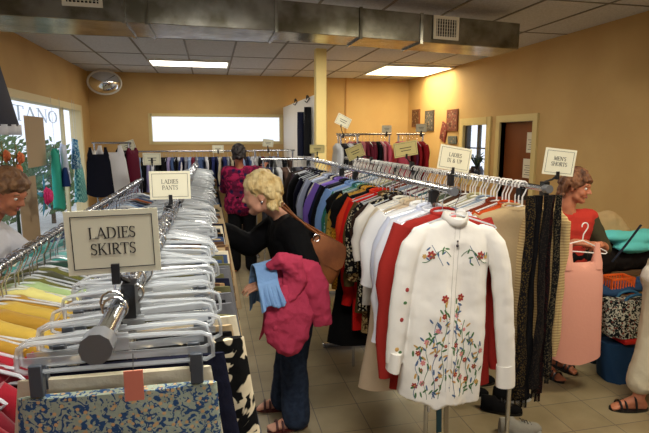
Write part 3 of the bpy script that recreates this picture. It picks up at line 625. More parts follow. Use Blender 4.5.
# beige striped cardigan and dark lacy scarves at the near end of the far rail
shirt((1.615, 2.13, ZR), radians(-14), cloth('beige stripe knit', (196, 172, 122), pat='stripes', c2=(164, 138, 96), sc=22), 'beige striped knit cardigan hanging beside the black lacy scarves', 401, name='cardigan', cat='cardigan', hw=.115, L=.86, sl=.7, rad=.03, out=.0, thick=.03)
SCF = [(1.44, 2.035, .055, 1.0, 'black with gold dots', (12, 10, 12), (150, 120, 60)), (1.485, 2.05, .05, 1.02, 'plain black', (10, 9, 11), (28, 26, 30)), (1.525, 2.03, .045, .96, 'black lacy', (14, 12, 13), (86, 70, 56)), (1.565, 2.055, .045, 1.0, 'black and maroon', (16, 10, 12), (110, 40, 44)), (1.60, 2.04, .035, .9, 'black and cream', (12, 12, 13), (170, 150, 110))]
for i, (x, y, w, LL, nm, c, c2) in enumerate(SCF):
    mb = MB(); rings = []
    for k in range(16):
        t = k/15; a = w*.5*(.7+.35*t)+.004*sin(k*1.7+i); rings.append([V((a*cos(q)+.006*sin(t*9+i), .016*sin(q)+.004*sin(3*q+t*6), -LL*t)) for q in (2*pi*j/12 for j in range(12))])
    mb.loft(rings); o = mb.build('scarf', cloth('scarf %d' % i, c, pat='spots', c2=tuple(int(q*.5) for q in c2), sc=125, bump=.6, bsc=80)); o.location = (x, y, ZR-.03)
    tag(o, nm+' scarf hanging from the near end of the far rail', 'scarf', 'dark scarves at the end of the far rail')
    fr = MB()
    for k in range(7): fr.tube([(w*.3*(k-3)/3, 0, -LL+.01), (w*.32*(k-3)/3, .003*sin(k), -LL-.05)], .0025, 4)
    fr.build('fringe', cloth('scarf %d' % i, c), o)
# things hanging and lying below the rack
for i, (px, y0, y1, w, c, nm, lab) in enumerate([(444, 300, 432, .03, (52, 84, 96), 'belt', 'teal blue fabric belt dangling below the embroidered blouse'), (452, 300, 445, .028, (158, 148, 124), 'belt', 'beige fabric belt dangling below the embroidered blouse'), (432, 320, 412, .012, (206, 206, 210), 'belt', 'thin white cord dangling below the embroidered blouse')]):
    a = at(px, y0, 2.22); b2 = at(px+1, y1, 2.22); mb = MB()
    mb.loft([[V((a.x-w/2+.004*sin(t*7), 2.22, a.z+(b2.z-a.z)*t)), V((a.x+w/2+.004*sin(t*7), 2.225, a.z+(b2.z-a.z)*t)), V((a.x+w/2+.004*sin(t*7), 2.229, a.z+(b2.z-a.z)*t)), V((a.x-w/2+.004*sin(t*7), 2.226, a.z+(b2.z-a.z)*t))] for t in (k/8 for k in range(9))])
    o = mb.build(nm, cloth('belt %d' % i, c)); tag(o, lab, 'belt')
def shoe(name, x, y, rz, mm, sole, lab, L=.26, pitch=0, z=0, group=None):
    t = empty(name, (x, y, z), lab, 'shoe', group, rz); mb = MB(); rings = []
    for k in range(13):
        u = k/12; w = .036+.012*sin(pi*min(1, u*1.1)) - (.02*max(0, u-.85)/.15) - .012*max(0, .1-u)/.1
        h = .075-.035*u if u > .35 else .085; h = h if u < .9 else h*(1-(u-.9)*5)
        rings.append([V((L*(u-.5), w*cos(a), .02+max(0, sin(a))*h if sin(a) > 0 else .015)) for a in (2*pi*j/14 for j in range(14))])
    mb.loft(rings); mb.build('upper', mm, t)
    sb = MB(); sb.loft([[V((L*.52*cos(a)*(1), (.047 if cos(a) > -.2 else .04)*sin(a), zz)) for a in (2*pi*j/24 for j in range(24))] for zz in (0, .022)]); sb.build('sole', sole, t)
    lc = MB()
    for k in range(4): lc.tube([(.0+.02*k, -.02, .085-.008*k), (.0+.02*k, 0, .093-.008*k), (.0+.02*k, .02, .085-.008*k)], .003, 5)
    lc.build('laces', mat('shoe lace', (60, 60, 62), .8), t); return t
BKS = cloth('black shoe canvas', (15, 15, 17)); WSO = mat('white rubber sole', (190, 190, 188), .5)
shoe('shoe', 1.72, 2.98, radians(-25), BKS, WSO, 'black sneaker with a white sole, left one under the rack')
shoe('shoe', 1.86, 3.12, radians(-10), BKS, BLACKP, 'plain black shoe behind the sneakers under the rack')
shoe('shoe', 1.82, 2.74, radians(-30), BKS, BLACKP, 'black shoe in the middle of the heap under the rack')
shoe('shoe', 1.98, 2.86, radians(-12), BKS, WSO, 'black sneaker with a white sole, right one under the rack')
shoe('shoe', 1.80, 2.50, radians(-10), cloth('grey sneaker', (150, 148, 140)), WSO, 'pale grey sneaker in front of the black shoes')
# ------------------------------------------------------------------ signs on the racks
sign(114.5, 240.5, .97, ZS, ('LADIES', 'SKIRTS'), 'large cream card sign reading LADIES SKIRTS', w=.160, roll=radians(-1), railx=XS+.012, th=.0205, h=.118)
sign(170.3, 185, 2.08, ZS, ('LADIES', 'PANTS'), 'cream card sign reading LADIES PANTS', railx=XS, w=.156, h=.112, th=.0165)
sign(454, 158.5, 2.62, ZR, ('LADIES', '1X & UP'), 'tilted cream card sign reading LADIES 1X & UP', w=.215, h=.135, roll=radians(9), yaw=radians(8), railx=XBk-.2, th=.022)
sign(558, 162, 2.09, ZR, ('MEN\'S', 'SHORTS'), 'cream card sign reading MEN\'S SHORTS at the near end of the far rail', w=.155, h=.125, roll=radians(6), yaw=radians(-8), railx=XBk+.02, th=.018)
sign(405, 149, 3.6, ZR+.02, None, 'small cream card sign standing in front of the red tops, tilted left', w=.19, h=.11, roll=radians(-9), col=mat('warm-lit card tint', (212, 198, 134), .7), railx=1.5)  # warm lamp light is put into the card colour as a yellow tint
sign(355, 152, 4.6, ZR+.02, None, 'small warm-light tinted card sign on the blouse rail, tilted left', w=.17, h=.12, roll=radians(-22), col=mat('warm-lit card tint'), railx=1.5)
sign(317, 149, 5.3, ZR, None, 'warm-light tinted card sign in front of the column', w=.16, h=.09, col=mat('warm-lit card tint'), railx=1.12)
# ------------------------------------------------------------------ other racks
def xrack(lab, x0, x1, y, z, tube=.014):
    t = empty('clothes_rack', (x0, y, 0), lab, 'clothes rack')
    MB().tube([(0, 0, z), (x1-x0, 0, z)], tube, 10).build('rail', CHROME, t)
    for xx in (.03, x1-x0-.03):
        MB().tube([(xx, 0, .03), (xx, 0, z)], .012, 8).build('upright', CHROME, t)
        MB().box((xx-.02, -.25, 0), (xx+.02, .25, .03)).build('foot', CHROME, t)
    return t
def slim(x, y, z, rz, c, cn, where, grp_suffix, seed, L=.75, hw=.2, sl=.45):
    lab = '%s garment %s' % (cn, where)
    t = shirt((x, y, z), rz, cloth('g '+cn, c), lab, seed % 9+500, hw=hw, L=L, sl=sl, name='shirt', cat='garment', group=lab, thick=.032, rad=.04, out=.02, collar=False)
    hanger('clear', (x, y, z), rz, 'clear hanger %s' % where, 'clear hangers %s' % where)
def hrow(x0, x1, y, z, pal, step, where, L=.75):
    x = x0+.05; k = 0
    while x < x1-.04:
        cn, c = R.choice(pal); slim(x, y, z, pi/2+radians(R.uniform(-10, 10)), c, cn, where, '', k, L=L); x += step*R.uniform(.8, 1.2); k += 1
BLU = [('navy', (26, 30, 60)), ('light blue', (130, 150, 186)), ('black', (14, 14, 18)), ('grey', (110, 112, 124)), ('denim blue', (64, 82, 120)), ('wine red', (100, 32, 48)), ('lavender', (140, 130, 168)), ('white', (200, 200, 206)), ('dark blue', (36, 44, 90)), ('beige', (180, 168, 144))]
xrack('long chrome rack along the back wall under the bright strip window', -1.55, 1.25, 9.3, 1.55)
hrow(-1.55, 1.25, 9.3, 1.55, BLU, .062, 'on the back wall rack', L=.7)
PNK = [('wine red', (120, 28, 40)), ('pink', (190, 80, 100)), ('dark red', (92, 20, 26)), ('plum', (90, 36, 66)), ('rose', (178, 106, 116)), ('black', (16, 14, 16)), ('red', (150, 30, 36))]
xrack('chrome rack of red and pink tops behind the column', 1.78, 2.62, 7.1, 1.84); hrow(1.95, 2.6, 7.1, 1.84, PNK, .06, 'on the red and pink rack', L=.8)
xrack('right end chrome rack of red tops beside the wall pictures', 2.70, 3.15, 7.1, 1.84); hrow(2.70, 3.15, 7.1, 1.84, PNK+[('brown', (90, 60, 44)), ('white', (206, 204, 200))], .06, 'on the rack beside the wall pictures', L=.8)
DK = [('black', (13, 13, 15)), ('charcoal', (36, 36, 42)), ('dark grey', (60, 60, 66)), ('brown', (70, 52, 44)), ('silver grey', (160, 160, 162))]
xrack('chrome rack of dark garments just behind the column', 1.66, 1.95, 6.5, 1.82); hrow(1.60, 1.98, 6.5, 1.82, DK, .055, 'on the dark rack behind the column', L=.8)
xrack('chrome rack of black garments behind the blonde woman', .62, 1.25, 6.4, 1.52)
hrow(.62, 1.25, 6.4, 1.52, DK+[('navy', (24, 26, 48))], .06, 'on the black garment rack behind the blonde woman', L=.9)
xrack('short chrome rack of dark coats left of the blouse rail', .62, 1.25, 7.6, 1.60)
hrow(.62, 1.25, 7.6, 1.60, DK, .07, 'on the short coat rack before the partition', L=.9)
for (px, py, Y, w, lab, z, yaw, roll) in [(343, 121, 6.5, .2, 'tilted cream card sign on the dark rack behind the column', 1.82, 0, .45), (386.5, 129, 7.1, .15, 'small white card sign above the pink tops', 1.84, 0, 0), (421, 128, 7.1, .17, 'small white card sign beside the wall pictures', 1.84, 0, 0),
    (218, 149, 9.3, .2, 'small white card sign on the back wall rack next to the person in plum', 1.55, 0, 0), (268, 143, 7.6, .16, 'small cream card sign in front of the partition', 1.60, 0, .1), (128, 146, 7.6, .2, 'small tilted white card sign beside the corner dresses', 1.62, 0, -.3), (152, 159, 6.8, .22, 'pale grey card sign in front of the back wall rack', 1.5, 0, 0)]:
    sign(px, py, Y, z, None, lab, w=w, h=w*.7, yaw=yaw, roll=roll)
# corner dresses
crk = xrack('short chrome rack in the left corner carrying the black and white dresses', -1.55, -1.05, 7.3, 1.72)
def dress(x, y, z, rz, c, lab, L, straps=True, hw=.15, mm=None, flare=1.5, top=-.14, st=None):
    t = empty('dress', (x, y, z), lab, 'dress', None, rz); mm = mm or cloth(lab[:30], c)
    mb = MB(); rings = []
    for zz, a, bb in [(top, hw*.72, .028), (top-.04, hw*.86, .035), (top-.10, hw*.95, .04)]: rings.append(ring(a, bb, zz, 24, .001, 3, 1))
    for i in range(1, 9):
        u = i/8; rings.append(ring(hw*(.95+(flare-.95)*u), .045+.015*u, top-.10-(L-.1)*u, 24, .006*u, 3.4, 2, drop=.05 if i == 8 else 0))
    for p in rings[0]:
        p.z -= .035*max(0, 1-abs(p.x)/(hw*.5))
    mb.loft(rings); mb.build('body', mm, t)
    if straps:
        zt = st or top+.035
        for sg in (-1, 1):
            mb = MB(); rr_ = []
            for (xx, zz, ww, dd) in ((.62, top-.05, .25, .036), (.64, top-.01, .23, .030), (.63, top+(zt-top)*.35, .16, .02), (.61, top+(zt-top)*.7, .125, .014), (.6, zt, .11, .010)):
                rr_.append([V((sg*hw*xx+hw*ww*sp(cos(q), .7), dd*sin(q), zz)) for q in (2*pi*j/14 for j in range(14))])
            mb.loft(rr_); mb.build('strap', mm, t)
    return t
dress(-1.42, 7.0, 1.72, .3, (20, 22, 34), 'navy black sleeveless dress hanging in the left corner', .56, st=-.05, hw=.15, flare=1.15)
dress(-1.30, 7.15, 1.74, .2, (222, 220, 222), 'white sleeveless dress beside the navy one in the left corner', .55, st=-.05, hw=.2, flare=1.2)
dress(-1.15, 7.3, 1.76, .9, (16, 14, 22), 'black dress on the corner rack right of the white dress', .7, flare=1.2)
dress(-1.05, 7.35, 1.76, 1.2, (90, 24, 44), 'dark red dress on the corner rack next to the black one', .7, flare=1.1)
dress(-1.52, 7.3, 1.76, 1.2, (226, 222, 214), 'cream dress at the left end of the corner rack', .6, flare=1.1)
# ------------------------------------------------------------------ wall things
cmr = at(104.5, 82.5, 9.35); t = empty('convex_mirror', cmr, 'round convex security mirror in the left back corner', 'mirror')
d = (V((0, 0, H))-cmr).normalized(); q = d.to_track_quat('Z', 'Y'); t.rotation_euler = q.to_euler()
mb = MB(); rg = []
for k in range(9):
    a = (k+.05)/9*1.05; rg.append([V((.30*sin(a)*cos(u), .22*sin(a)*sin(u), .30*cos(a)-.16)) for u in (2*pi*j/28 for j in range(28))])
mb.loft(rg); mb.build('mirror_dome', mat('mirror', (230, 232, 236), .03, 1), t)
MB().tube([(.263*cos(u), .193*sin(u), -.01) for u in (2*pi*j/28 for j in range(28))], .018, 8, closed=True).build('rim', mat('white rim', (215, 210, 200), .4), t)
MB().tube([(0, 0, -.02), (0, .05, -.2)], .02).build('bracket', BLACKP, t)
PICS = [(426, 111, 434, 131, (70, 60, 54), (150, 150, 150), 'narrow framed picture left of the flower pictures'), (442, 123, 447, 141, (120, 40, 36), (200, 90, 80), 'tilted red and pink picture hung askew'), (448, 110, 458, 131, (110, 54, 40), (210, 120, 100), 'framed red flower picture nearest the small window'), (413, 110, 420, 127, (110, 60, 36), (150, 90, 50), 'brown picture nearest the back right corner'), (449, 136, 457, 144, (100, 110, 110), (150, 160, 160), 'small grey plaque below the flower picture')]
for i, (xa, ya, xb, yb, fc, pc, lab) in enumerate(PICS):
    def onw(px, py): d = RT*((px-CX)/F)-UP*((py-CY)/F)+FW; return V((0, 0, H))+d*(XR/d.x)
    a, b2 = onw(xa, ya), onw(xb, yb); cy_, cz = (a.y+b2.y)/2, (a.z+b2.z)/2; hy, hz = abs(a.y-b2.y)/2, abs(a.z-b2.z)/2
    t = empty('wall_picture', (XR, cy_, cz), lab, 'picture'); ang = .35 if 'askew' in lab else 0; MT = Matrix.Rotation(ang, 4, 'X')
    MB().box((-.022, -hy, -hz), (-.002, hy, hz), MT).build('frame', mat('pf%d' % i, fc, .5), t, smooth=False)
    MB().box((-.025, -hy*.8, -hz*.86), (-.0225, hy*.8, hz*.86), MT).build('image', mat('pi%d' % i, tuple(int(q*.62) for q in pc), .6, pat='blotch', c2=tuple(int(q*.7) for q in fc), c3=(150, 128, 104), sc=14), t, smooth=False)
# dark clothes on hooks of the partition
for i, (px, y0, y1, w, c, lab) in enumerate([(300, 112, 156, .16, (22, 26, 48), 'navy jacket hanging on the white partition'), (307, 107, 156, .16, (10, 10, 14), 'black coat hanging on the white partition next to the navy jacket')]):
    yy = 1.32/math.tan(math.atan2(at(px, 130, 7).x, 7)); p0 = at(px, y0, yy); p1 = at(px, y1, yy)
    mb = MB(); rings = []
    for k in range(10):
        u = k/9; a = (w*.75*(.25+.75*min(1, u*2.5)))*(1+.06*sin(k*2.)); rings.append([V((.045*cos(q)*(1+.2*sin(3*q)), a*sin(q)+.01*sin(5*q), (p1.z-p0.z)*u)) for q in (2*pi*j/18 for j in range(18))])
    mb.loft(rings); o = mb.build('coat', cloth('hook coat %d' % i, c)); o.location = (1.335, yy, p0.z); tag(o, lab, 'coat')
for i, (px, py, lab) in enumerate([(296, 102, 'left small wire coat hook on the white partition'), (308, 99, 'right small wire coat hook on the white partition')]):
    yy = 1.37*7/at(px, py, 7).x; p = at(px, py, yy); mb = MB(); mb.tube([(0, -.05, 0), (-.02, -.02, .05), (-.03, .03, .0), (-.02, .06, .05), (0, .08, .02)], .008, 6); mb.tube([(0, -.02, 0), (-.03, .0, -.05), (-.05, .03, -.03)], .008, 6)
    o = mb.build('coat_hook', BLACKP); o.location = (1.383, yy, p.z); tag(o, lab, 'coat hook')
# window display on the left
def onL(px, py, X=XL+.06): d = RT*((px-CX)/F)-UP*((py-CY)/F)+FW; return V((0, 0, H))+d*(X/d.x)
for (xa, ya, xb, yb, lab) in [(26, 118, 49, 165, 'brown cardboard sheet taped high in the left window'), (20, 182, 44, 250, 'grey brown cardboard sheet standing low in the left window')]:
    a, b2 = onL(xa, ya), onL(xb, yb); o = MB().box((XL+.035, a.y, b2.z), (XL+.04, b2.y, a.z+.03)).build('cardboard', mat('cardboard '+lab[:5], (176, 152, 122), .85), smooth=False); tag(o, lab, 'cardboard')
lt = MB(); MT = Matrix.Translation(V((XL-.06, 0, 0))) @ Matrix.Rotation(pi/2, 4, 'Z')
pa = onL(14, 108, XL-.06); pb = onL(57, 114, XL-.06)
hh = .17; text_mb(lt, 'TANO', hh, 0, 0, 0, mt=Matrix.Translation(V((XL-.06, (pa.y+pb.y)/2, 1.99))) @ Matrix.Rotation(pi/2, 4, 'Z') @ Matrix.Scale((pb.y-pa.y)/(hh*3.2), 4, (1, 0, 0)))
o = lt.build('window_lettering', clearmat('blue grey window paint', (150, 180, 205), .5, .6), smooth=False); tag(o, 'blue grey letters painted across the top of the left window', 'lettering')
for i, (px, py, kind, c, pk, lab, kw) in enumerate([(62, 137, 's', (212, 220, 240), {}, 'pale white blue top displayed in the left window', dict(hw=.24, L=.62, sl=.3, out=.07)),
    (78, 158, 'd', (52, 138, 142), dict(pat='check', c2=(150, 210, 206), sc=26), 'teal checked skirt displayed in the left window', dict(L=.55, hw=.22, flare=1.4, straps=False, top=-.1)),
    (74, 132, 's', (60, 120, 160), dict(pat='blotch', c2=(180, 210, 220), sc=18), 'blue printed top displayed at the right side of the left window', dict(hw=.2, L=.5, sl=.2)),
    (54, 140, 'd', (60, 170, 150), {}, 'sea green dress displayed in the left window', dict(L=.75, hw=.12, flare=1.5)),
    (64, 162, 'd', (36, 60, 116), {}, 'navy skirt under the pale top in the left window', dict(L=.28, hw=.2, flare=1.1, straps=False, top=-.05))]):
    p0 = onL(px, py, XL+.14+.05*(i % 3)); mm = cloth('disp %d' % i, c, **pk); rz_ = pi/2+.25-.2*(i % 2)
    if kind == 's': o = shirt(p0, rz_, mm, lab, 900+i, name='shirt', cat='top', **kw)
    else: o = dress(p0.x, p0.y, p0.z, rz_, c, lab, mm=mm, **kw); o.name = 'display_skirt' if 'skirt' in lab else 'display_dress'
    MB().tube([(0, 0, -.1), (0, 0, 2.3-p0.z)], .002, 4).build('hanging_line', mat('nylon line', (200, 200, 200), .4), o)
# flower decoration (pink bloom with blue leaves) in the window
def flowerthing(p, r, c, lab, leafc=(70, 150, 190), nm='artificial_flower'):
    t = empty(nm, p, lab, 'flower'); mb = MB()
    for L_ in range(3):
        for k in range(8):
            a = k*pi/4+L_*.4; rr = r*(.75-.2*L_); mt = Matrix.Rotation(a, 3, 'X') @ Matrix.Rotation(.5*L_, 3, 'Y'); mb.ball(V((r*.15*L_, cos(a)*rr*.6, sin(a)*rr*.6)), (r*.12, r*.34, r*.3), 8, Matrix.Rotation(a, 3, 'X'))
    mb.build('petals', mat(lab[:18], c, .8), t)
    mb = MB()
    for k in range(5): a = k*1.3+.3; mb.tube([(-.02, 0, 0), (-.02, cos(a)*r*1.1, sin(a)*r*1.1), (-.02, cos(a)*r*1.9, sin(a)*r*1.8)], [.008, r*.22, .003], 6, flat=.3)
    mb.build('leaves', mat('leafc %s' % str(leafc), leafc, .7), t); return t
flowerthing(onL(47, 196, XL+.22), .14, (222, 50, 120), 'bright pink artificial flower with blue leaves in the left window')
# lampshade with ruffle and the orange blooms by the left edge
p = at(-14, 60, 3.9); mb = MB(); t = empty('hanging_lampshade', (p.x, p.y, 0), 'grey cone shaped lampshade with a white lace ruffle at the left edge', 'lampshade')
zt, zb = at(-14, 56, 3.9).z, at(-14, 126, 3.9).z; r1 = at(20, 120, 3.9).x-p.x
mb.loft([[V((rr*cos(a), rr*sin(a), zz)) for a in (2*pi*j/32 for j in range(32))] for zz, rr in ((zt, r1*.38), (zb, r1*.92))], cap=False); o = mb.build('shade', cloth('grey shade', (84, 84, 92)), t); mdd = o.modifiers.new('s', 'SOLIDIFY'); mdd.thickness = .004
mb = MB(); mb.loft([[V(((r1*.93+.012*sin(a*14))*cos(a), (r1*.93+.012*sin(a*14))*sin(a), zz)) for a in (2*pi*j/96 for j in range(96))] for zz in (zb+.01, zb-.06)], cap=False); o = mb.build('lace_ruffle', cloth('lace', (226, 226, 230)), t); mdd = o.modifiers.new('s', 'SOLIDIFY'); mdd.thickness = .004
MB().tube([(0, 0, zt-.02), (0, 0, ZC)], .006).build('cord', BLACKP, t)
for px, py, lab in ((6, 156, 'orange paper flower, left of the two upper ones at the left edge'), (20, 158, 'orange paper flower, right of the two upper ones at the left edge'), (18, 170, 'orange paper flower, the lowest at the left edge')):
    flowerthing(at(px, py, 3.85), .06, (222, 120, 72), lab, leafc=(120, 110, 60))
st = MB(); b0 = at(12, 166, 3.88); st.tube([(b0.x, 3.9, 0), (b0.x, 3.9, b0.z)], .012, 8); st.ball((b0.x, 3.9, .02), (.14, .14, .03), 16)
for px, py in ((6, 156), (20, 158), (18, 170)): st.tube([(b0.x, 3.9, b0.z-.12), at(px, py, 3.88)], .004, 5)
o = st.build('flower_stand', mat('dark green wire', (40, 60, 40), .6)); tag(o, 'thin dark stand carrying the orange paper flowers', 'stand')
# ------------------------------------------------------------------ people
SKIN = mat('skin', (214, 160, 132), .55, pat='noise', c2=(204, 146, 118), sc=18, bump=.05, bsc=120); SKIN2 = mat('tanned skin', (186, 118, 86), .55, pat='noise', c2=(172, 104, 74), sc=18)
EYEW = mat('eye white', (225, 220, 214), .3); IRIS = mat('iris', (50, 46, 44), .2); LIP = mat('lips', (170, 92, 84), .5)
def head_parts(mb, M, s=1.0):
    def c(p0, r0, p1, r1): mb.cap(M @ V(p0), r0*s, M @ V(p1), r1*s)
    R3 = M.to_3x3(); Rn = R3.copy(); Rn.normalize()
    def e(p, r): mb.ball(M @ V(p), tuple(q*s for q in r), 16, Rn)
    e((-.008, 0, .028), (.094, .074, .088)); e((.02, 0, -.01), (.068, .062, .085))
    c((.025, -.022, -.062), .040, (.052, 0, -.088), .026); c((.025, .022, -.062), .040, (.052, 0, -.088), .026)
    e((.05, .032, -.03), (.030, .026, .028)); e((.05, -.032, -.03), (.030, .026, .028))
    c((.080, 0, .012), .008, (.103, 0, -.022), .011); e((.092, .011, -.027), (.010, .008, .007)); e((.092, -.011, -.027), (.010, .008, .007))
    c((.075, -.03, .026), .012, (.082, 0, .022), .012); c((.075, .03, .026), .012, (.082, 0, .022), .012)
    c((.072, -.016, -.052), .012, (.072, .016, -.052), .012); e((.066, 0, -.090), (.018, .018, .014))
    for sg in (-1, 1): mb.ball(M @ V((-.006, sg*.076, -.004)), (.018*s, .007*s, .030*s), 12, Rn @ Matrix.Rotation(sg*.3, 3, 'Z'))
def face(M, par, s=1.0, lip=LIP):
    for sg in (-1, 1):
        b_ = MB(); b_.ball(M @ V((.070, sg*.029, .006)), .0115*s, 10); eo = b_.build('eye', EYEW, par)
        b_ = MB(); b_.ball(M @ V((.0775, sg*.029, .005)), .0058*s, 8); b_.build('iris', IRIS, eo)
        b_ = MB(); b_.tube([M @ V((.078, sg*.014, .026)), M @ V((.082, sg*.03, .034)), M @ V((.07, sg*.048, .028))], [.003, .004, .002], 6); b_.build('eyebrow', mat('eyebrow', (120, 90, 60), .9), par)
    b_ = MB(); b_.tube([M @ V((.072, -.022, -.053)), M @ V((.084, -.008, -.049)), M @ V((.086, 0, -.051)), M @ V((.084, .008, -.049)), M @ V((.072, .022, -.053))], [.002, .0045, .004, .0045, .002], 8)
    b_.tube([M @ V((.072, -.018, -.056)), M @ V((.084, 0, -.060)), M @ V((.072, .018, -.056))], [.002, .0055, .002], 8); b_.build('lips', lip, par)
def hand(mb, w, d, up, curl=.5, side=1, s=1.0, thumb=.6):
    w = V(w); d = V(d).normalized(); up = V(up); up = (up-d*up.dot(d)).normalized(); y = up.cross(d)*side
    M = Matrix((d, y, up)).transposed(); P = lambda a, b_, c: w + M @ V((a, b_, c))*s
    for yy in (-.027, -.009, .009, .027): mb.cap(P(.005, yy*.6, 0), .015*s, P(.080, yy, 0), .0125*s, 8)
    for yy, L, st in ((-.030, .060, .078), (-.010, .074, .084), (.011, .080, .086), (.031, .070, .082)):
        p = V((st, yy, 0)); ang = curl*.35; rr = .0095
        for q, fr in enumerate((.45, .32, .26)):
            e = p+V((cos(ang)*L*fr, yy*.10, -sin(ang)*L*fr)); mb.cap(P(*p), rr*s, P(*e), (rr-.0008)*s, 8); p = e; ang += curl; rr -= .0008
    a = V((.022, .030, -.004)); b_ = a+V((.032, .026, -.012)); c = b_+V((.028, .010, -.014*thumb)); d_ = c+V((.02, .001, -.012*thumb))
    mb.cap(P(*a), .014*s, P(*b_), .0115*s, 8); mb.cap(P(*b_), .0115*s, P(*c), .0095*s, 8); mb.cap(P(*c), .0095*s, P(*d_), .008*s, 8)
def torso(mb, nk, sL, sR, hL, hR, g=0, female=True, back=.0):
    sL, sR, hL, hR, nk = map(V, (sL, sR, hL, hR, nk)); sm = (sL+sR)/2; hm = (hL+hR)/2; ax = (sm-hm); lat = (sL-sR).normalized()
    def bar(t, half, r, off=V((0, 0, 0))): c = hm+ax*t+off; mb.cap(c-lat*half, r+g, c+lat*half, r+g)
    w = (sL-sR).length/2
    mb.cap(sL-lat*.0, .052+g, sR, .052+g); bar(.93, w*.72, .075); bar(.80, w*.55, .095); bar(.65, w*.48, .10); bar(.48, w*.42, .095); bar(.32, w*.42, .10); bar(.15, w*.5, .112); bar(.0, w*.5, .115)
    for t, a, ra, b_, rb in ((.93, .72, .075, .80, .095),): pass
    c1 = hm+ax*.80; c2 = hm+ax*.48; c3 = hm+ax*.15
    for sg in (-1, 1):
        mb.cap(c1+lat*sg*w*.5, .093+g, c2+lat*sg*w*.4, .092+g); mb.cap(c2+lat*sg*w*.4, .092+g, c3+lat*sg*w*.5, .112+g)
def limb(mb, pts, rs, g=0):
    for (p, q, r0, r1) in zip(pts, pts[1:], rs, rs[1:]): mb.cap(p, r0+g, q, r1+g)
def person(name, loc, J, label, skin, top, trou, hairf, parts_extra=None, vox=.0062, headyaw=0, headpitch=0, headroll=0, s=1.0, topsleeve=(1, 1), topr=.012, legr=.018, foot=None, hemz=None, neckless=0):
    t = empty(name, loc, label, 'person'); o0 = V(loc); K = {k: (V(v)-o0) for k, v in J.items() if k not in ('hdL', 'hdR', 'upL', 'upR', 'curlL', 'curlR')}
    HM = Matrix.Translation(K['head']) @ Matrix.Rotation(headyaw, 4, 'Z') @ Matrix.Rotation(headpitch, 4, 'Y') @ Matrix.Rotation(headroll, 4, 'X')
    mb = MB(); head_parts(mb, HM, s)
    mb.cap(K['neck'], .056, HM @ V((-.018, 0, -.05)), .050); mb.cap(K['neck'], .055, (K['shL']+K['shR'])/2, .07)
    torso(mb, K['neck'], K['shL'], K['shR'], K['hpL'], K['hpR'])
    for sd in 'LR':
        limb(mb, [K['sh'+sd], K['el'+sd], K['wr'+sd]], [.048, .038, .026]); limb(mb, [K['el'+sd], K['el'+sd].lerp(K['wr'+sd], .35)], [.038, .040])
        hand(mb, K['wr'+sd], J['hd'+sd], J['up'+sd], J.get('curl'+sd, .45), side=1 if sd == 'R' else -1)
        limb(mb, [K['hp'+sd], K['kn'+sd], K['kn'+sd].lerp(K['an'+sd], .3), K['an'+sd]], [.088, .056, .055, .036])
        f = K['an'+sd]; toe = V((cos(foot[sd]), sin(foot[sd]), 0)) if foot else V((-1, 0, 0)); z0 = -f.z
        heel = f-toe*.035; heel.z = .034; bl = f+toe*.12; bl.z = .03; tip = f+toe*.175; tip.z = .02; hp = f.copy()
        mb.cap(hp, .036, heel, .03); mb.cap(hp, .034, bl, .026); mb.cap(heel, .029, bl, .028)
        lat = V((-toe.y, toe.x, 0))
        for k, (yy, L) in enumerate(((.026, .05), (.010, .05), (-.004, .045), (-.017, .038), (-.029, .03))):
            yy *= (1 if sd == 'R' else -1); mb.cap(bl+lat*yy*.8, .015, bl+toe*L+lat*yy+V((0, 0, -.012)), .0105 if k else .013, 8)
    bd = remesh(mb, vox, 'body', skin, t, 4); face(HM, t, s)
    if trou:
        m2 = MB(); w2 = legr
        lat = (K['hpL']-K['hpR']).normalized(); hm = (K['hpL']+K['hpR'])/2; ax = (K['shL']+K['shR'])/2-hm; w = (K['shL']-K['shR']).length/2
        for tt in (.0, .15, .28): c = hm+ax*tt; m2.cap(c-lat*w*.5, .112+.014, c+lat*w*.5, .112+.014)
        for sd in 'LR':
            a = K['an'+sd].copy(); a.z += .0 if not hemz else hemz; limb(m2, [K['hp'+sd], K['kn'+sd], a], [.095, .062+w2*.4, .05+w2], .012)
        remesh(m2, .009, 'trousers', trou, t, 4, disp=(.012, .09))
    if top:
        m2 = MB(); torso(m2, K['neck'], K['shL'], K['shR'], K['hpL'], K['hpR'], topr); m2.cap((K['shL']+K['shR'])/2+V((0, 0, .0)), .07, (K['shL']+K['shR'])/2, .075)
        for sd, f in zip('LR', topsleeve):
            if f <= 0: continue
            a, b_, c = K['sh'+sd], K['el'+sd], K['wr'+sd]
            if f < .5: limb(m2, [a, a.lerp(b_, f*2)], [.052, .048], topr+.006)
            else: limb(m2, [a, b_, b_.lerp(c, (f-.5)*2)], [.050, .044, .036], topr)
        remesh(m2, .009, 'top', top, t, 4, disp=(.012, .08))
    hairf(HM, t, s)
    return t, K, HM
def hair_blobs(HM, t, mm, s, fn, disp, vox=.006):
    mb = MB(); fn(mb, HM, s); return remesh(mb, vox, 'hair', mm, t, 2, disp=disp)
def hairmat(key, c, c2): return mat(key, c, .55, pat='noise', c2=c2, sc=26, stretch=(1, 1, .35), bump=.7, bsc=110, spec=.4)
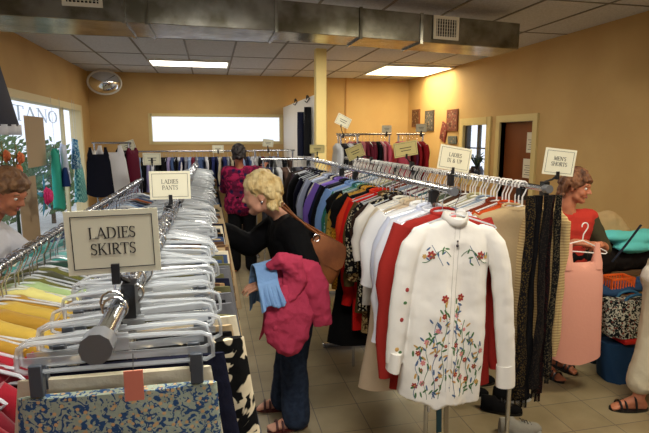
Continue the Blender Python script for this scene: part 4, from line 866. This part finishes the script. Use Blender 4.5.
def short_curly(back=.0, fringe=True, vol=1.0, seed=1, low=-.05):
    def fn(mb, HM, s):
        r = random.Random(seed); Rn = HM.to_3x3(); Rn.normalize()
        mb.ball(HM @ V((-.018, 0, .045)), (.098*s, .084*s, .086*s), 18, Rn); mb.ball(HM @ V((-.055, 0, .0)), (.060*s, .072*s, .075*s), 14, Rn)
        for k in range(95):
            th = r.uniform(0, 2*pi); ph = r.uniform(0, 1.75); x = -.018+.10*sin(ph)*cos(th); y = .084*sin(ph)*sin(th); z = .042+.09*cos(ph)
            if x > .045 and z < .055: continue
            if x > -.02 and z < .02: continue
            a = r.uniform(0, 6.28); q = V((x, y, z)); tdir = V((-.3, .2*sin(a), -.7)).normalized()
            mb.cap(HM @ q, .017*s*vol, HM @ (q+tdir*.035), .009*s*vol, 8)
        for k in range(34):
            th = r.uniform(pi*.55, pi*1.45); x = -.02+.085*cos(th); y = .08*sin(th); z = r.uniform(low, .03); mb.cap(HM @ V((x, y, z)), .017*s*vol, HM @ V((x-.012, y*1.05, z-.022)), .010*s, 8)
        if fringe:
            for k in range(9): y = -.06+.015*k; mb.cap(HM @ V((.05, y, .098-abs(y)*.3)), .017*s, HM @ V((.080-abs(y)*.4, y*1.1, .058)), .008*s, 8)
    return fn
BLONDE = hairmat('blonde hair', (226, 204, 150), (190, 158, 98))
BLK = cloth('black knit top', (9, 9, 11)); JEAN = cloth('dark jeans', (46, 58, 78), pat='noise', c2=(36, 46, 64), sc=30)
JB = dict(head=(.278, 2.93, 1.465), neck=(.395, 2.94, 1.355), shL=(.44, 2.77, 1.275), shR=(.42, 3.11, 1.275), elL=(.52, 2.66, 1.04), wrL=(.29, 2.63, 1.01), elR=(.22, 3.12, 1.12), wrR=(.07, 3.04, 1.225),
          hpL=(.50, 2.86, .86), hpR=(.50, 3.03, .86), knL=(.45, 2.85, .46), knR=(.46, 3.06, .46), anL=(.465, 2.86, .08), anR=(.42, 3.10, .08), hdL=(-1, .1, -.15), upL=(0, -.3, 1), curlL=.4, hdR=(-1, -.2, .3), upR=(0, .2, 1), curlR=.5)
tB, KB, HB = person('person', (.45, 2.95, 0), JB, 'blonde person in a black top and dark jeans carrying clothes over one arm', SKIN, BLK, JEAN,
    lambda HM, t, s: hair_blobs(HM, t, BLONDE, s, short_curly(seed=3, vol=1.2, low=-.075), (.010, .02)), headyaw=pi-.10, headpitch=.14, headroll=0, s=1.1, topsleeve=(1.0, 1.0), topr=.03, legr=.028, foot=dict(L=pi+.05, R=pi-.1))
SAN = mat('dark red sandal leather', (72, 22, 18), .5)
def sandal(tp, K, sd, ang, mm, name='sandal'):
    f = K['an'+sd]; toe = V((cos(ang), sin(ang), 0)); lat = V((-toe.y, toe.x, 0)); mb = MB(); c = f.copy(); c.z = 0
    out = []
    for zz in (.0, .016): out.append([c+toe*(.055+.13*cos(a))+lat*((.046+.008*cos(a))*sin(a))+V((0, 0, zz)) for a in (2*pi*j/28 for j in range(28))])
    mb.loft(out)
    for off in (.09, .125, .03):
        mb.tube([c+toe*off+lat*(.046*cos(a))+V((0, 0, .012+(.052 if off > .05 else .085)*sin(a))) for a in (pi*j/10 for j in range(11))], .008, 6, flat=1)
    o = mb.build(name, mm, tp); return o
sandal(tB, KB, 'L', pi+.05, SAN); sandal(tB, KB, 'R', pi-.1, SAN)
MB().ball(HB @ V((-.002, .088, -.036)), (.007, .004, .012), 8).build('earring', STEEL, tB)
# shoulder bag
LEA = mat('tan brown leather', (142, 84, 44), .45, pat='noise', c2=(112, 62, 30), sc=9, bump=.2)
bgx = empty('shoulder_bag', (.62, 2.79, 1.105), 'brown leather shoulder bag hanging behind the blonde person', 'bag')
mb = MB(); rings = []
prof = [(-.125, .085, .03), (-.12, .125, .05), (-.05, .135, .055), (.04, .12, .045), (.115, .095, .02), (.12, .07, .01)]
for z, a, b_ in prof: rings.append([V((a*sp(cos(q), .6), b_*sp(sin(q), .7), z)) for q in (2*pi*j/24 for j in range(24))])
TB = Matrix.Rotation(radians(28), 4, 'Y'); mb.loft([[TB @ p for p in r_] for r_ in rings]); mb.build('pouch', LEA, bgx, bevel=.004)
fl = MB(); fl.loft([[TB @ V((a*.98*u, -(.058 if z < .05 else .05)+(.02 if z > .1 else 0), z)) for u in (-1, -.5, 0, .5, 1)] + [TB @ V((a*.98*u, -(.052 if z < .05 else .044)+(.02 if z > .1 else 0), z)) for u in (1, .5, 0, -.5, -1)] for z, a in ((.118, .09), (.06, .115), (.0, .12), (-.03, .10))]); fl.build('flap', LEA, bgx)
MB().tube([TB @ V((-.10, -.03, .11)), V((-.11, -.05, .20)), V((-.24, -.045, .31)), V((-.23, .01, .322)), V((-.14, .06, .22)), TB @ V((.09, .03, .11))], .009, 8, flat=1.6).build('strap', LEA, bgx)
MB().tube([TB @ V((-.10+.02*cos(a), -.045, .09+.02*sin(a))) for a in (2*pi*j/12 for j in range(12))], .003, 6, closed=True).build('buckle_ring', CHROME, bgx)
# clothes over her arm
def drape(name, mm, ax0, ax1, dn, df, lab, seed, r=.055, nrm=None, thick=.012, cat='garment', flare=.25, par=None):
    r_ = random.Random(seed); a0, a1 = V(ax0), V(ax1); ax = (a1-a0); L = ax.length; ax.normalize(); side = ax.cross(V((0, 0, 1))).normalized(); mb = MB(); rows = []; ph = r_.random()*6
    prof = []
    for k in range(12): prof.append((-(r+.012), -dn*(1-k/11), 1-k/11))
    for k in range(7): a = pi-pi*k/6; prof.append((r*cos(a), r*sin(a), 0))
    for k in range(12): prof.append((r+.012, -df*(k/11), k/11))
    nu = 22
    for (o_, z, t) in prof:
        row = []
        for i in range(nu+1):
            u = i/nu-.5; f = .020*t*sin(u*17+ph+o_*20)+.012*t*sin(u*31+ph*2+z*8); sg = -1 if o_ < 0 else 1
            p = a0.lerp(a1, .5)+ax*(u*L*(1+flare*t)+.02*t*sin(z*11+ph))+side*(o_+sg*abs(f)*1.2+sg*.02*t)+V((0, 0, z+.035*t*sin(u*8+ph)*abs(z)/.3)); row.append(p)
        rows.append(row)
    mb.loft(rows, closed=False, cap=False); o = mb.build(name, mm)
    s_ = o.modifiers.new('s', 'SOLIDIFY'); s_.thickness = thick; s_.offset = 1; q = o.modifiers.new('q', 'SUBSURF'); q.levels = q.render_levels = 1
    tag(o, lab, cat); return o
PINK = cloth('raspberry fleece', (176, 58, 84), bump=.4); BLU_ = cloth('light blue fleece', (122, 158, 204), bump=.4)
hoodie = empty('hoodie', (.45, 2.6, .9), 'raspberry pink hooded jacket draped over the arm of the blonde person', 'jacket')
d0 = drape('body', PINK, (.27, 2.625, 1.01), (.46, 2.645, 1.04), .36, .22, None, 5, r=.075, flare=.18); d0.parent = hoodie; d0.location = -hoodie.location
for k_ in ('label', 'category'):
    if k_ in d0: del d0[k_]
def softtube(name, pts, rx, ry, disp, seed):
    mb = MB(); rings = []; r_ = random.Random(seed)
    for i, p in enumerate(pts):
        p = V(p); d = (V(pts[min(i+1, len(pts)-1)])-V(pts[max(i-1, 0)])).normalized(); y_ = V((.05, -1, .1)); x_ = d.cross(y_).normalized(); y_ = x_.cross(d).normalized()
        rings.append([p+x_*rx[i]*cos(q)*(1+.13*sin(3*q+i*.5)+.07*sin(7*q+i*.3))+y_*ry[i]*sin(q)*(1+.2*sin(4*q+i*2)) - V(hoodie.location) for q in (2*pi*j/20 for j in range(20))])
    mb.loft(rings); return remesh(mb, .0065, name, PINK, hoodie, 2, disp=disp)
softtube('sleeve', [(.42, 2.60, 1.13), (.49, 2.57, 1.09), (.53, 2.56, .99), (.555, 2.56, .88), (.575, 2.565, .80), (.58, 2.565, .775)], [.03, .07, .075, .065, .052, .05], [.02, .035, .04, .036, .03, .028], (.018, .06), 3)
softtube('hood', [(.27, 2.535, 1.13), (.33, 2.52, 1.17), (.40, 2.53, 1.15), (.42, 2.54, 1.05), (.38, 2.53, .95), (.31, 2.52, .90)], [.02, .045, .06, .065, .05, .03], [.02, .035, .045, .04, .035, .02], (.022, .05), 4)
softtube('hanging_front', [(.33, 2.535, 1.02), (.36, 2.525, .95), (.385, 2.52, .86), (.375, 2.52, .76), (.35, 2.52, .68), (.33, 2.525, .655)], [.06, .11, .125, .12, .09, .05], [.025, .03, .035, .04, .035, .02], (.026, .07), 5)
drape('sweater', BLU_, (.20, 2.60, 1.035), (.31, 2.615, 1.055), .19, .12, 'light blue sweater lying over the pink hooded jacket on the arm', 9, r=.088, flare=.25, cat='sweater')
# person by the window
SILV = hairmat('brown grey hair', (134, 98, 66), (92, 62, 42))
JL = dict(head=(-1.075, 3.0, 1.50), neck=(-1.20, 3.02, 1.34), shL=(-1.23, 3.20, 1.26), shR=(-1.23, 2.85, 1.25), elL=(-1.05, 3.22, 1.08), wrL=(-.87, 3.12, 1.20), elR=(-1.10, 2.80, 1.02), wrR=(-.90, 2.86, 1.10),
          hpL=(-1.30, 3.1, .86), hpR=(-1.30, 2.93, .86), knL=(-1.28, 3.12, .46), knR=(-1.26, 2.92, .46), anL=(-1.30, 3.12, .08), anR=(-1.28, 2.9, .08), hdL=(1, -.2, .1), upL=(0, 0, 1), curlL=.5, hdR=(1, 0, .1), upR=(0, 0, 1), curlR=.5)
tL, KL, HL = person('person', (-1.28, 3.0, 0), JL, 'short haired person in a white top looking down at the rack by the window', SKIN2, cloth('white tee', (216, 216, 222)), cloth('grey trousers', (84, 84, 92)),
    lambda HM, t, s: hair_blobs(HM, t, SILV, s, short_curly(seed=8, vol=.9), (.008, .02)), headyaw=-.35, headpitch=.45, topsleeve=(.3, .3), foot=dict(L=0, R=0), vox=.008)
sandal(tL, KL, 'L', 0, BLACKP); sandal(tL, KL, 'R', 0, BLACKP)
# person at the back in plum
PLUM = cloth('plum print', (84, 16, 46), pat='blotch', c2=(140, 26, 66), c3=(30, 22, 56), sc=11)
JP = dict(head=(.355, 6.60, 1.575), neck=(.36, 6.62, 1.43), shL=(.20, 6.65, 1.35), shR=(.55, 6.63, 1.35), elL=(.17, 6.78, 1.12), wrL=(.22, 7.0, 1.10), elR=(.66, 6.85, 1.32), wrR=(.74, 7.05, 1.42),
          hpL=(.29, 6.65, .90), hpR=(.47, 6.65, .90), knL=(.28, 6.66, .48), knR=(.48, 6.66, .48), anL=(.27, 6.68, .08), anR=(.49, 6.68, .08), hdL=(0, 1, 0), upL=(0, 0, 1), hdR=(.2, 1, .2), upR=(0, 0, 1))
person('person', (.38, 6.65, 0), JP, 'person in a plum printed top and black trousers seen from behind', SKIN2, PLUM, cloth('black trousers', (12, 12, 14)),
    lambda HM, t, s: hair_blobs(HM, t, hairmat('dark hair', (44, 34, 32), (24, 18, 18)), s, short_curly(seed=12), (.006, .02)), headyaw=pi/2, headpitch=.1, topsleeve=(.5, .45), topr=.03, foot=dict(L=pi/2, R=pi/2), vox=.009)
# person holding the peach dress
AUB = hairmat('auburn grey hair', (138, 92, 62), (84, 52, 36))
RED = cloth('coral red tank top', (180, 54, 44))
JR = dict(head=(2.585, 3.13, 1.44), neck=(2.55, 3.17, 1.29), shL=(2.74, 3.16, 1.21), shR=(2.40, 3.20, 1.21), elL=(2.84, 3.10, .98), wrL=(2.66, 2.94, 1.05), elR=(2.36, 3.06, .97), wrR=(2.44, 2.93, 1.08),
          hpL=(2.66, 3.24, .80), hpR=(2.46, 3.24, .80), knL=(2.66, 3.2, .44), knR=(2.46, 3.2, .44), anL=(2.62, 3.24, .08), anR=(2.45, 3.16, .08), hdL=(-.8, -.3, .05), upL=(.1, -.4, 1), curlL=.8, hdR=(.9, -.3, -.05), upR=(0, -.4, 1), curlR=.8)
tR, KR, HR = person('person', (2.56, 3.2, 0), JR, 'auburn haired person in a coral red tank top holding up a peach dress', SKIN2, RED, cloth('black capri', (18, 18, 20)),
    lambda HM, t, s: hair_blobs(HM, t, AUB, s, short_curly(seed=21, vol=1.15, low=-.07), (.012, .022)), headyaw=-.95, headpitch=.16, s=.96, topsleeve=(0, 0), foot=dict(L=-pi/2+.3, R=-pi/2+.2), vox=.0065, hemz=.25)
sandal(tR, KR, 'L', -pi/2+.3, BLACKP); sandal(tR, KR, 'R', -pi/2+.2, BLACKP)
mb = MB(); OL = cloth('dark olive cardigan', (66, 62, 44))
for sd, f in (('L', 1),):
    limb(mb, [KR['sh'+sd], KR['el'+sd]], [.054, .046], .008)
mb.cap(KR['shL']+V((-.02, .0, 0)), .055, KR['hpL']+V((.05, -.0, .1)), .09)
remesh(mb, .009, 'cardigan', OL, tR, 4, disp=(.012, .06))
# peach dress on white hanger in her hands
ph_ = at(587, 226, 2.84); td = dress(ph_.x-.015, 2.84, ph_.z, radians(-4), (232, 158, 132), 'peach pink sleeveless dress held up on a white hanger', .72, hw=.17, flare=1.12, top=-.245, st=-.118, mm=cloth('peach cotton', (222, 158, 140), bump=.15))
hg = hanger('white', (ph_.x-.015, 2.84, ph_.z), radians(-4), 'white plastic hanger with the peach dress, held by the person in red', None); hg.rotation_euler.y = radians(6)
# person cut off by the right edge
JF = dict(head=(3.17, 2.46, 1.58), neck=(3.12, 2.5, 1.43), shL=(3.10, 2.32, 1.34), shR=(3.10, 2.70, 1.34), elL=(2.89, 2.33, 1.12), wrL=(3.02, 2.12, 1.02), elR=(3.12, 2.78, 1.08), wrR=(3.05, 2.60, .98),
          hpL=(2.86, 2.42, .88), hpR=(2.86, 2.60, .88), knL=(2.90, 2.41, .48), knR=(2.79, 2.57, .48), anL=(3.0, 2.40, .08), anR=(2.72, 2.56, .08), hdL=(.3, -1, -.4), upL=(0, -.3, 1), hdR=(-.3, -.9, -.6), upR=(0, 0, 1))
tF, KF, HF = person('person', (2.9, 2.5, 0), JF, 'person in cream trousers and black sandals cut off by the right edge', SKIN2, cloth('white blouse', (206, 200, 190)), cloth('cream trousers', (190, 180, 156)),
    lambda HM, t, s: hair_blobs(HM, t, SILV, s, short_curly(seed=4), (.008, .02)), headyaw=pi, headpitch=.2, topsleeve=(.35, .35), foot=dict(L=pi, R=pi-.25), legr=.022, hemz=.12, vox=.008)
sandal(tF, KF, 'L', pi, BLACKP); sandal(tF, KF, 'R', pi-.25, BLACKP)
# ------------------------------------------------------------------ pile by the right wall
tb = empty('table', (3.45, 3.72, 0), 'low brown table by the right wall under the pillow, cloth and basket', 'table')
MB().box((-.46, -.35, .66), (.46, .5, .70)).build('table_top', mat('brown table laminate', (96, 70, 48), .5), tb, bevel=.005)
for x in (-.42, .42):
    for y in (-.31, .46): MB().tube([(x, y, 0), (x, y, .66)], .016, 8).build('leg', BLACKP, tb)
def lump(name, pts, mm, lab, cat, vox=.012, disp=(.04, .1), sm=4):
    mb = MB()
    for p, r in pts: mb.ball(p, r, 14)
    c = V(pts[0][0]); mb.v = [tuple(V(q)-c) for q in mb.v]; o = remesh(mb, vox, name, mm, None, sm, disp=disp); o.location = c; return tag(o, lab, cat)
lump('pillow', [((3.30, 3.62, .98), (.22, .10, .20)), ((3.17, 3.62, 1.06), (.10, .07, .10)), ((3.42, 3.62, .90), (.14, .1, .18))], cloth('beige pillow', (188, 160, 118)), 'beige pillow standing against the wall behind the person in red', 'pillow')
def slab(name, x0, x1, y0, y1, zf, mm, lab, cat, th=.012, n=20):
    mb = MB(); rows = []
    for i in range(n+1):
        rows.append([V((x0+(x1-x0)*i/n, y0+(y1-y0)*j/n, zf(i/n, j/n))) for j in range(n+1)])
    c = V(((x0+x1)/2, (y0+y1)/2, zf(.5, .5))); rows = [[p-c for p in r_] for r_ in rows]; mb.loft(rows, closed=False, cap=False); o = mb.build(name, mm); o.location = c; s_ = o.modifiers.new('s', 'SOLIDIFY'); s_.thickness = th; return tag(o, lab, cat)
lump('folded_blanket', [((3.45, 3.42, .97), (.30, .13, .06)), ((3.20, 3.40, 1.0), (.14, .10, .045)), ((3.62, 3.42, .96), (.22, .13, .08)), ((3.36, 3.36, .91), (.2, .09, .05))], cloth('turquoise cloth', (100, 200, 200), bump=.15), 'turquoise blanket lying on top of the pile at the right', 'blanket', disp=(.05, .16))
lump('coat_heap', [((3.35, 3.46, .80), (.34, .12, .13)), ((3.08, 3.42, .78), (.14, .12, .14)), ((3.55, 3.46, .78), (.2, .12, .1))], cloth('dark coat', (26, 22, 22)), 'heap of dark coats under the turquoise blanket', 'coats')
# orange plastic basket
ob = at(617, 283, 3.12); t = empty('plastic_basket', (ob.x, ob.y, ob.z-.075), 'small orange plastic basket with slotted sides', 'basket'); ORG = mat('orange plastic', (236, 100, 36), .4)
mb = MB(); mb.box((-.10, -.06, 0), (.10, .06, .012)); mb.box((-.105, -.065, .115), (.105, -.055, .13)); mb.box((-.105, .055, .115), (.105, .065, .13)); mb.box((-.105, -.055, .115), (-.095, .055, .13)); mb.box((.095, -.055, .115), (.105, .055, .13))
for k in range(9):
    x = -.098+.0245*k
    for yy in (-.064, .058): mb.box((x-.005, yy, .0), (x+.005, yy+.006, .118))
for k in range(5):
    y_ = -.05+.025*k
    for xx in (-.104, .098): mb.box((xx, y_-.005, 0), (xx+.006, y_+.005, .118))
mb.build('basket_body', ORG, t, smooth=False)
# denim pile, floral bag, red case, navy tote
def bagshape(name, c, w, d, h, mm, lab, taper=.85, hand=None, rz=0, handle_h=.12):
    t = empty(name, c, lab, 'bag', rz=rz); mb = MB(); rings = []
    for k in range(9):
        u = k/8; a = w/2*(taper+(1-taper)*u)*(1+.05*sin(pi*u)); b_ = d/2*(1-.35*u)
        rings.append([V((a*sp(cos(q), .55)+.006*sin(5*q+u*3), b_*sp(sin(q), .55)+.008*sin(7*q+u*6), h*u)) for q in (2*pi*j/32 for j in range(32))])
    mb.loft(rings); mb.build('bag_body', mm, t)
    if hand:
        for sg in (-1, 1): MB().tube([V((w*.22*cos(a), sg*d*.2, h-.01+handle_h*sin(a))) for a in (pi*j/12 for j in range(13))], .011, 8).build('handle', hand, t)
    return t
NAV = cloth('navy canvas', (30, 58, 90)); p = at(618, 372, 2.95)
bagshape('tote_bag', (2.98, 2.98, 0), .36, .24, .29, NAV, 'navy blue canvas tote bag standing on the floor by the right wall', rz=-.15)
bagshape('shopping_bag', (3.14, 3.30, 0), .50, .22, .30, cloth('dark teal canvas', (28, 60, 78)), 'dark teal shopping bag on the floor behind the navy tote', rz=.1)
t = empty('carry_case', (3.05, 2.97, .30), 'flat bright red case between the navy tote and the flowered bag', 'case'); MB().box((-.16, -.10, 0), (.17, .10, .045)).build('case_body', mat('red vinyl', (196, 22, 22), .4), t, bevel=.015); MB().tube([(-.05, -.10, .022), (-.05, -.125, .022), (.05, -.125, .022), (.05, -.10, .022)], .006, 6).build('handle', mat('red vinyl'), t)
FLO = cloth('floral bag print', (22, 30, 34), pat='blotch', c2=(196, 196, 180), c3=(120, 70, 60), sc=34)
bagshape('quilted_bag', (3.02, 2.98, .348), .42, .22, .27, FLO, 'dark quilted bag with small pale flowers standing on the red case', taper=.95, hand=cloth('blue bag strap', (52, 98, 130)), rz=-.1, handle_h=.05)
lump('folded_jeans', [((3.06, 3.13, .655), (.22, .10, .045)), ((3.28, 3.12, .67), (.16, .10, .06)), ((2.92, 3.12, .64), (.12, .09, .04))], cloth('blue jeans fabric', (44, 70, 104)), 'folded blue jeans lying beneath the orange basket', 'jeans', vox=.009)
t = empty('denim_bag', (3.12, 2.84, .78), 'blue grey denim bag with a slanted dark strap at the right edge', 'bag')
mb = MB(); mb.ball((0, 0, 0), (.12, .07, .17), 16, Matrix.Rotation(.5, 3, 'Y')); mb.ball((.08, 0, .1), (.09, .06, .14), 14, Matrix.Rotation(.6, 3, 'Y')); remesh(mb, .009, 'bag_body', cloth('denim grey', (74, 96, 124)), t, 3, disp=(.03, .08))
MB().tube([V(at(612, 262, 2.76))-V(t.location), V(at(626, 245, 2.76))-V(t.location), V(at(641, 225, 2.78))-V(t.location)], .006, 8, flat=1.5).build('strap', cloth('dark strap', (26, 30, 40)), t)
# plant seen in the small window
t = empty('potted_plant', (XR+.02, 6.98, WR[2]), 'dark potted plant on the sill of the small right window', 'plant')
MB().loft([[V((rr*cos(a), rr*sin(a), zz)) for a in (2*pi*j/20 for j in range(20))] for zz, rr in ((.0, .06), (.06, .10), (.14, .11), (.2, .08), (.21, .085))]).build('pot', mat('dark glazed pot', (26, 26, 40), .25), t)
mb = MB()
for k in range(26):
    a = R.uniform(0, 6.28); l = R.uniform(.12, .24); mb.tube([(0, 0, .18), (cos(a)*l*.5, sin(a)*l*.5, .2+l*.8), (cos(a)*l, sin(a)*l, .18+l*R.uniform(.5, 1.1))], [.004, .016, .003], 5, flat=.3)
mb.build('leaves', mat('dark leaf', (36, 56, 40), .6), t)
# ------------------------------------------------------------------ outside
GRD = mat('pale concrete', (190, 188, 182), .9, pat='noise', c2=(170, 168, 160), sc=1.5)
struct('ground', MB().box((-30, -25, -.25), (XL-.15, 30, -.12)), GRD)
struct('ground', MB().box((XL-.15, -25, -.25), (30, YF-.15, -.12)), GRD)
def bush(x, y, h, w, seed, lab, c=(70, 104, 50)):
    r = random.Random(seed); t = empty('shrub', (x, y, -.12), lab, 'shrub'); mb = MB()
    for k in range(500):
        a = r.uniform(0, 6.28); e = r.uniform(-1, 1); rr = r.uniform(.6, 1); p = V((cos(a)*math.sqrt(1-e*e)*w*rr, sin(a)*math.sqrt(1-e*e)*w*rr, h*.55+e*h*.45*rr)); n_ = V((r.uniform(-1, 1), r.uniform(-1, 1), r.uniform(-.2, 1))).normalized(); q = n_.orthogonal().normalized(); s2 = n_.cross(q)
        l = .11; mb.add([p-q*l, p-s2*l*.45, p+q*l, p+s2*l*.45], [(0, 1, 2, 3)])
    mb.build('foliage', mat('bush leaf', c, .7), t); MB().tube([(0, 0, 0), (.02, 0, h*.6)], [.05, .025]).build('trunk', mat('bark', (80, 62, 46), .9), t)
bush(-3.5, 12.2, 1.9, .6, 5, 'narrow green shrub close outside the left window'); bush(-5.2, 14.6, 2.0, .9, 1, 'tall green shrub outside the left window'); bush(-4.2, 10.5, 1.3, .7, 2, 'low green shrub outside the left window'); bush(-6.8, 16.8, 2.6, 1.1, 3, 'large shrub further off outside the left window')
W = bpy.data.worlds.new('sky'); SC.world = W; W.use_nodes = True; bg = W.node_tree.nodes['Background']; bg.inputs[0].default_value = S(228, 238, 255); bg.inputs[1].default_value = 1.45
for nm, loc, rot, sx, sy in (('L', (XL-.145, (WL[0]+WL[1])/2, (WL[2]+WL[3])/2), (0, -pi/2, 0), WL[3]-WL[2], WL[1]-WL[0]), ('F', ((WFr[0]+WFr[1])/2, YF-.145, (WFr[2]+WFr[3])/2), (pi/2, 0, 0), WFr[1]-WFr[0], WFr[3]-WFr[2]), ('B', ((WB[0]+WB[1])/2, YB+.145, (WB[2]+WB[3])/2), (-pi/2, 0, 0), WB[1]-WB[0], WB[3]-WB[2]), ('R', (XR+.145, (WR[0]+WR[1])/2, (WR[2]+WR[3])/2), (0, pi/2, 0), WR[3]-WR[2], WR[1]-WR[0])):
    l = bpy.data.lights.new('portal', 'AREA'); l.shape = 'RECTANGLE'; l.size = sx; l.size_y = sy; l.cycles.is_portal = True
    o = bpy.data.objects.new('portal', l); COL.objects.link(o); o.location = loc; o.rotation_euler = rot
fixture(-.3, .9, .6, 1.21, 'ceiling light above the near aisle', LD, 42, (1, .97, .92)); fixture(2.0, 3.2, 1.4, 2.01, 'ceiling light above the near right side', LDW, 38, (1, .92, .76))
fixture(.35, 1.55, 4.95, 5.56, 'ceiling light above the blouse rail behind the duct', LD, 40, (1, .95, .84))
SC.view_settings.view_transform = 'Standard'; SC.view_settings.look = 'None'; SC.view_settings.gamma = 1; SC.view_settings.exposure = .02
SC.cycles.transparent_max_bounces = 24; SC.cycles.use_denoising = True; SC.cycles.max_bounces = 6; SC.cycles.sample_clamp_indirect = 6
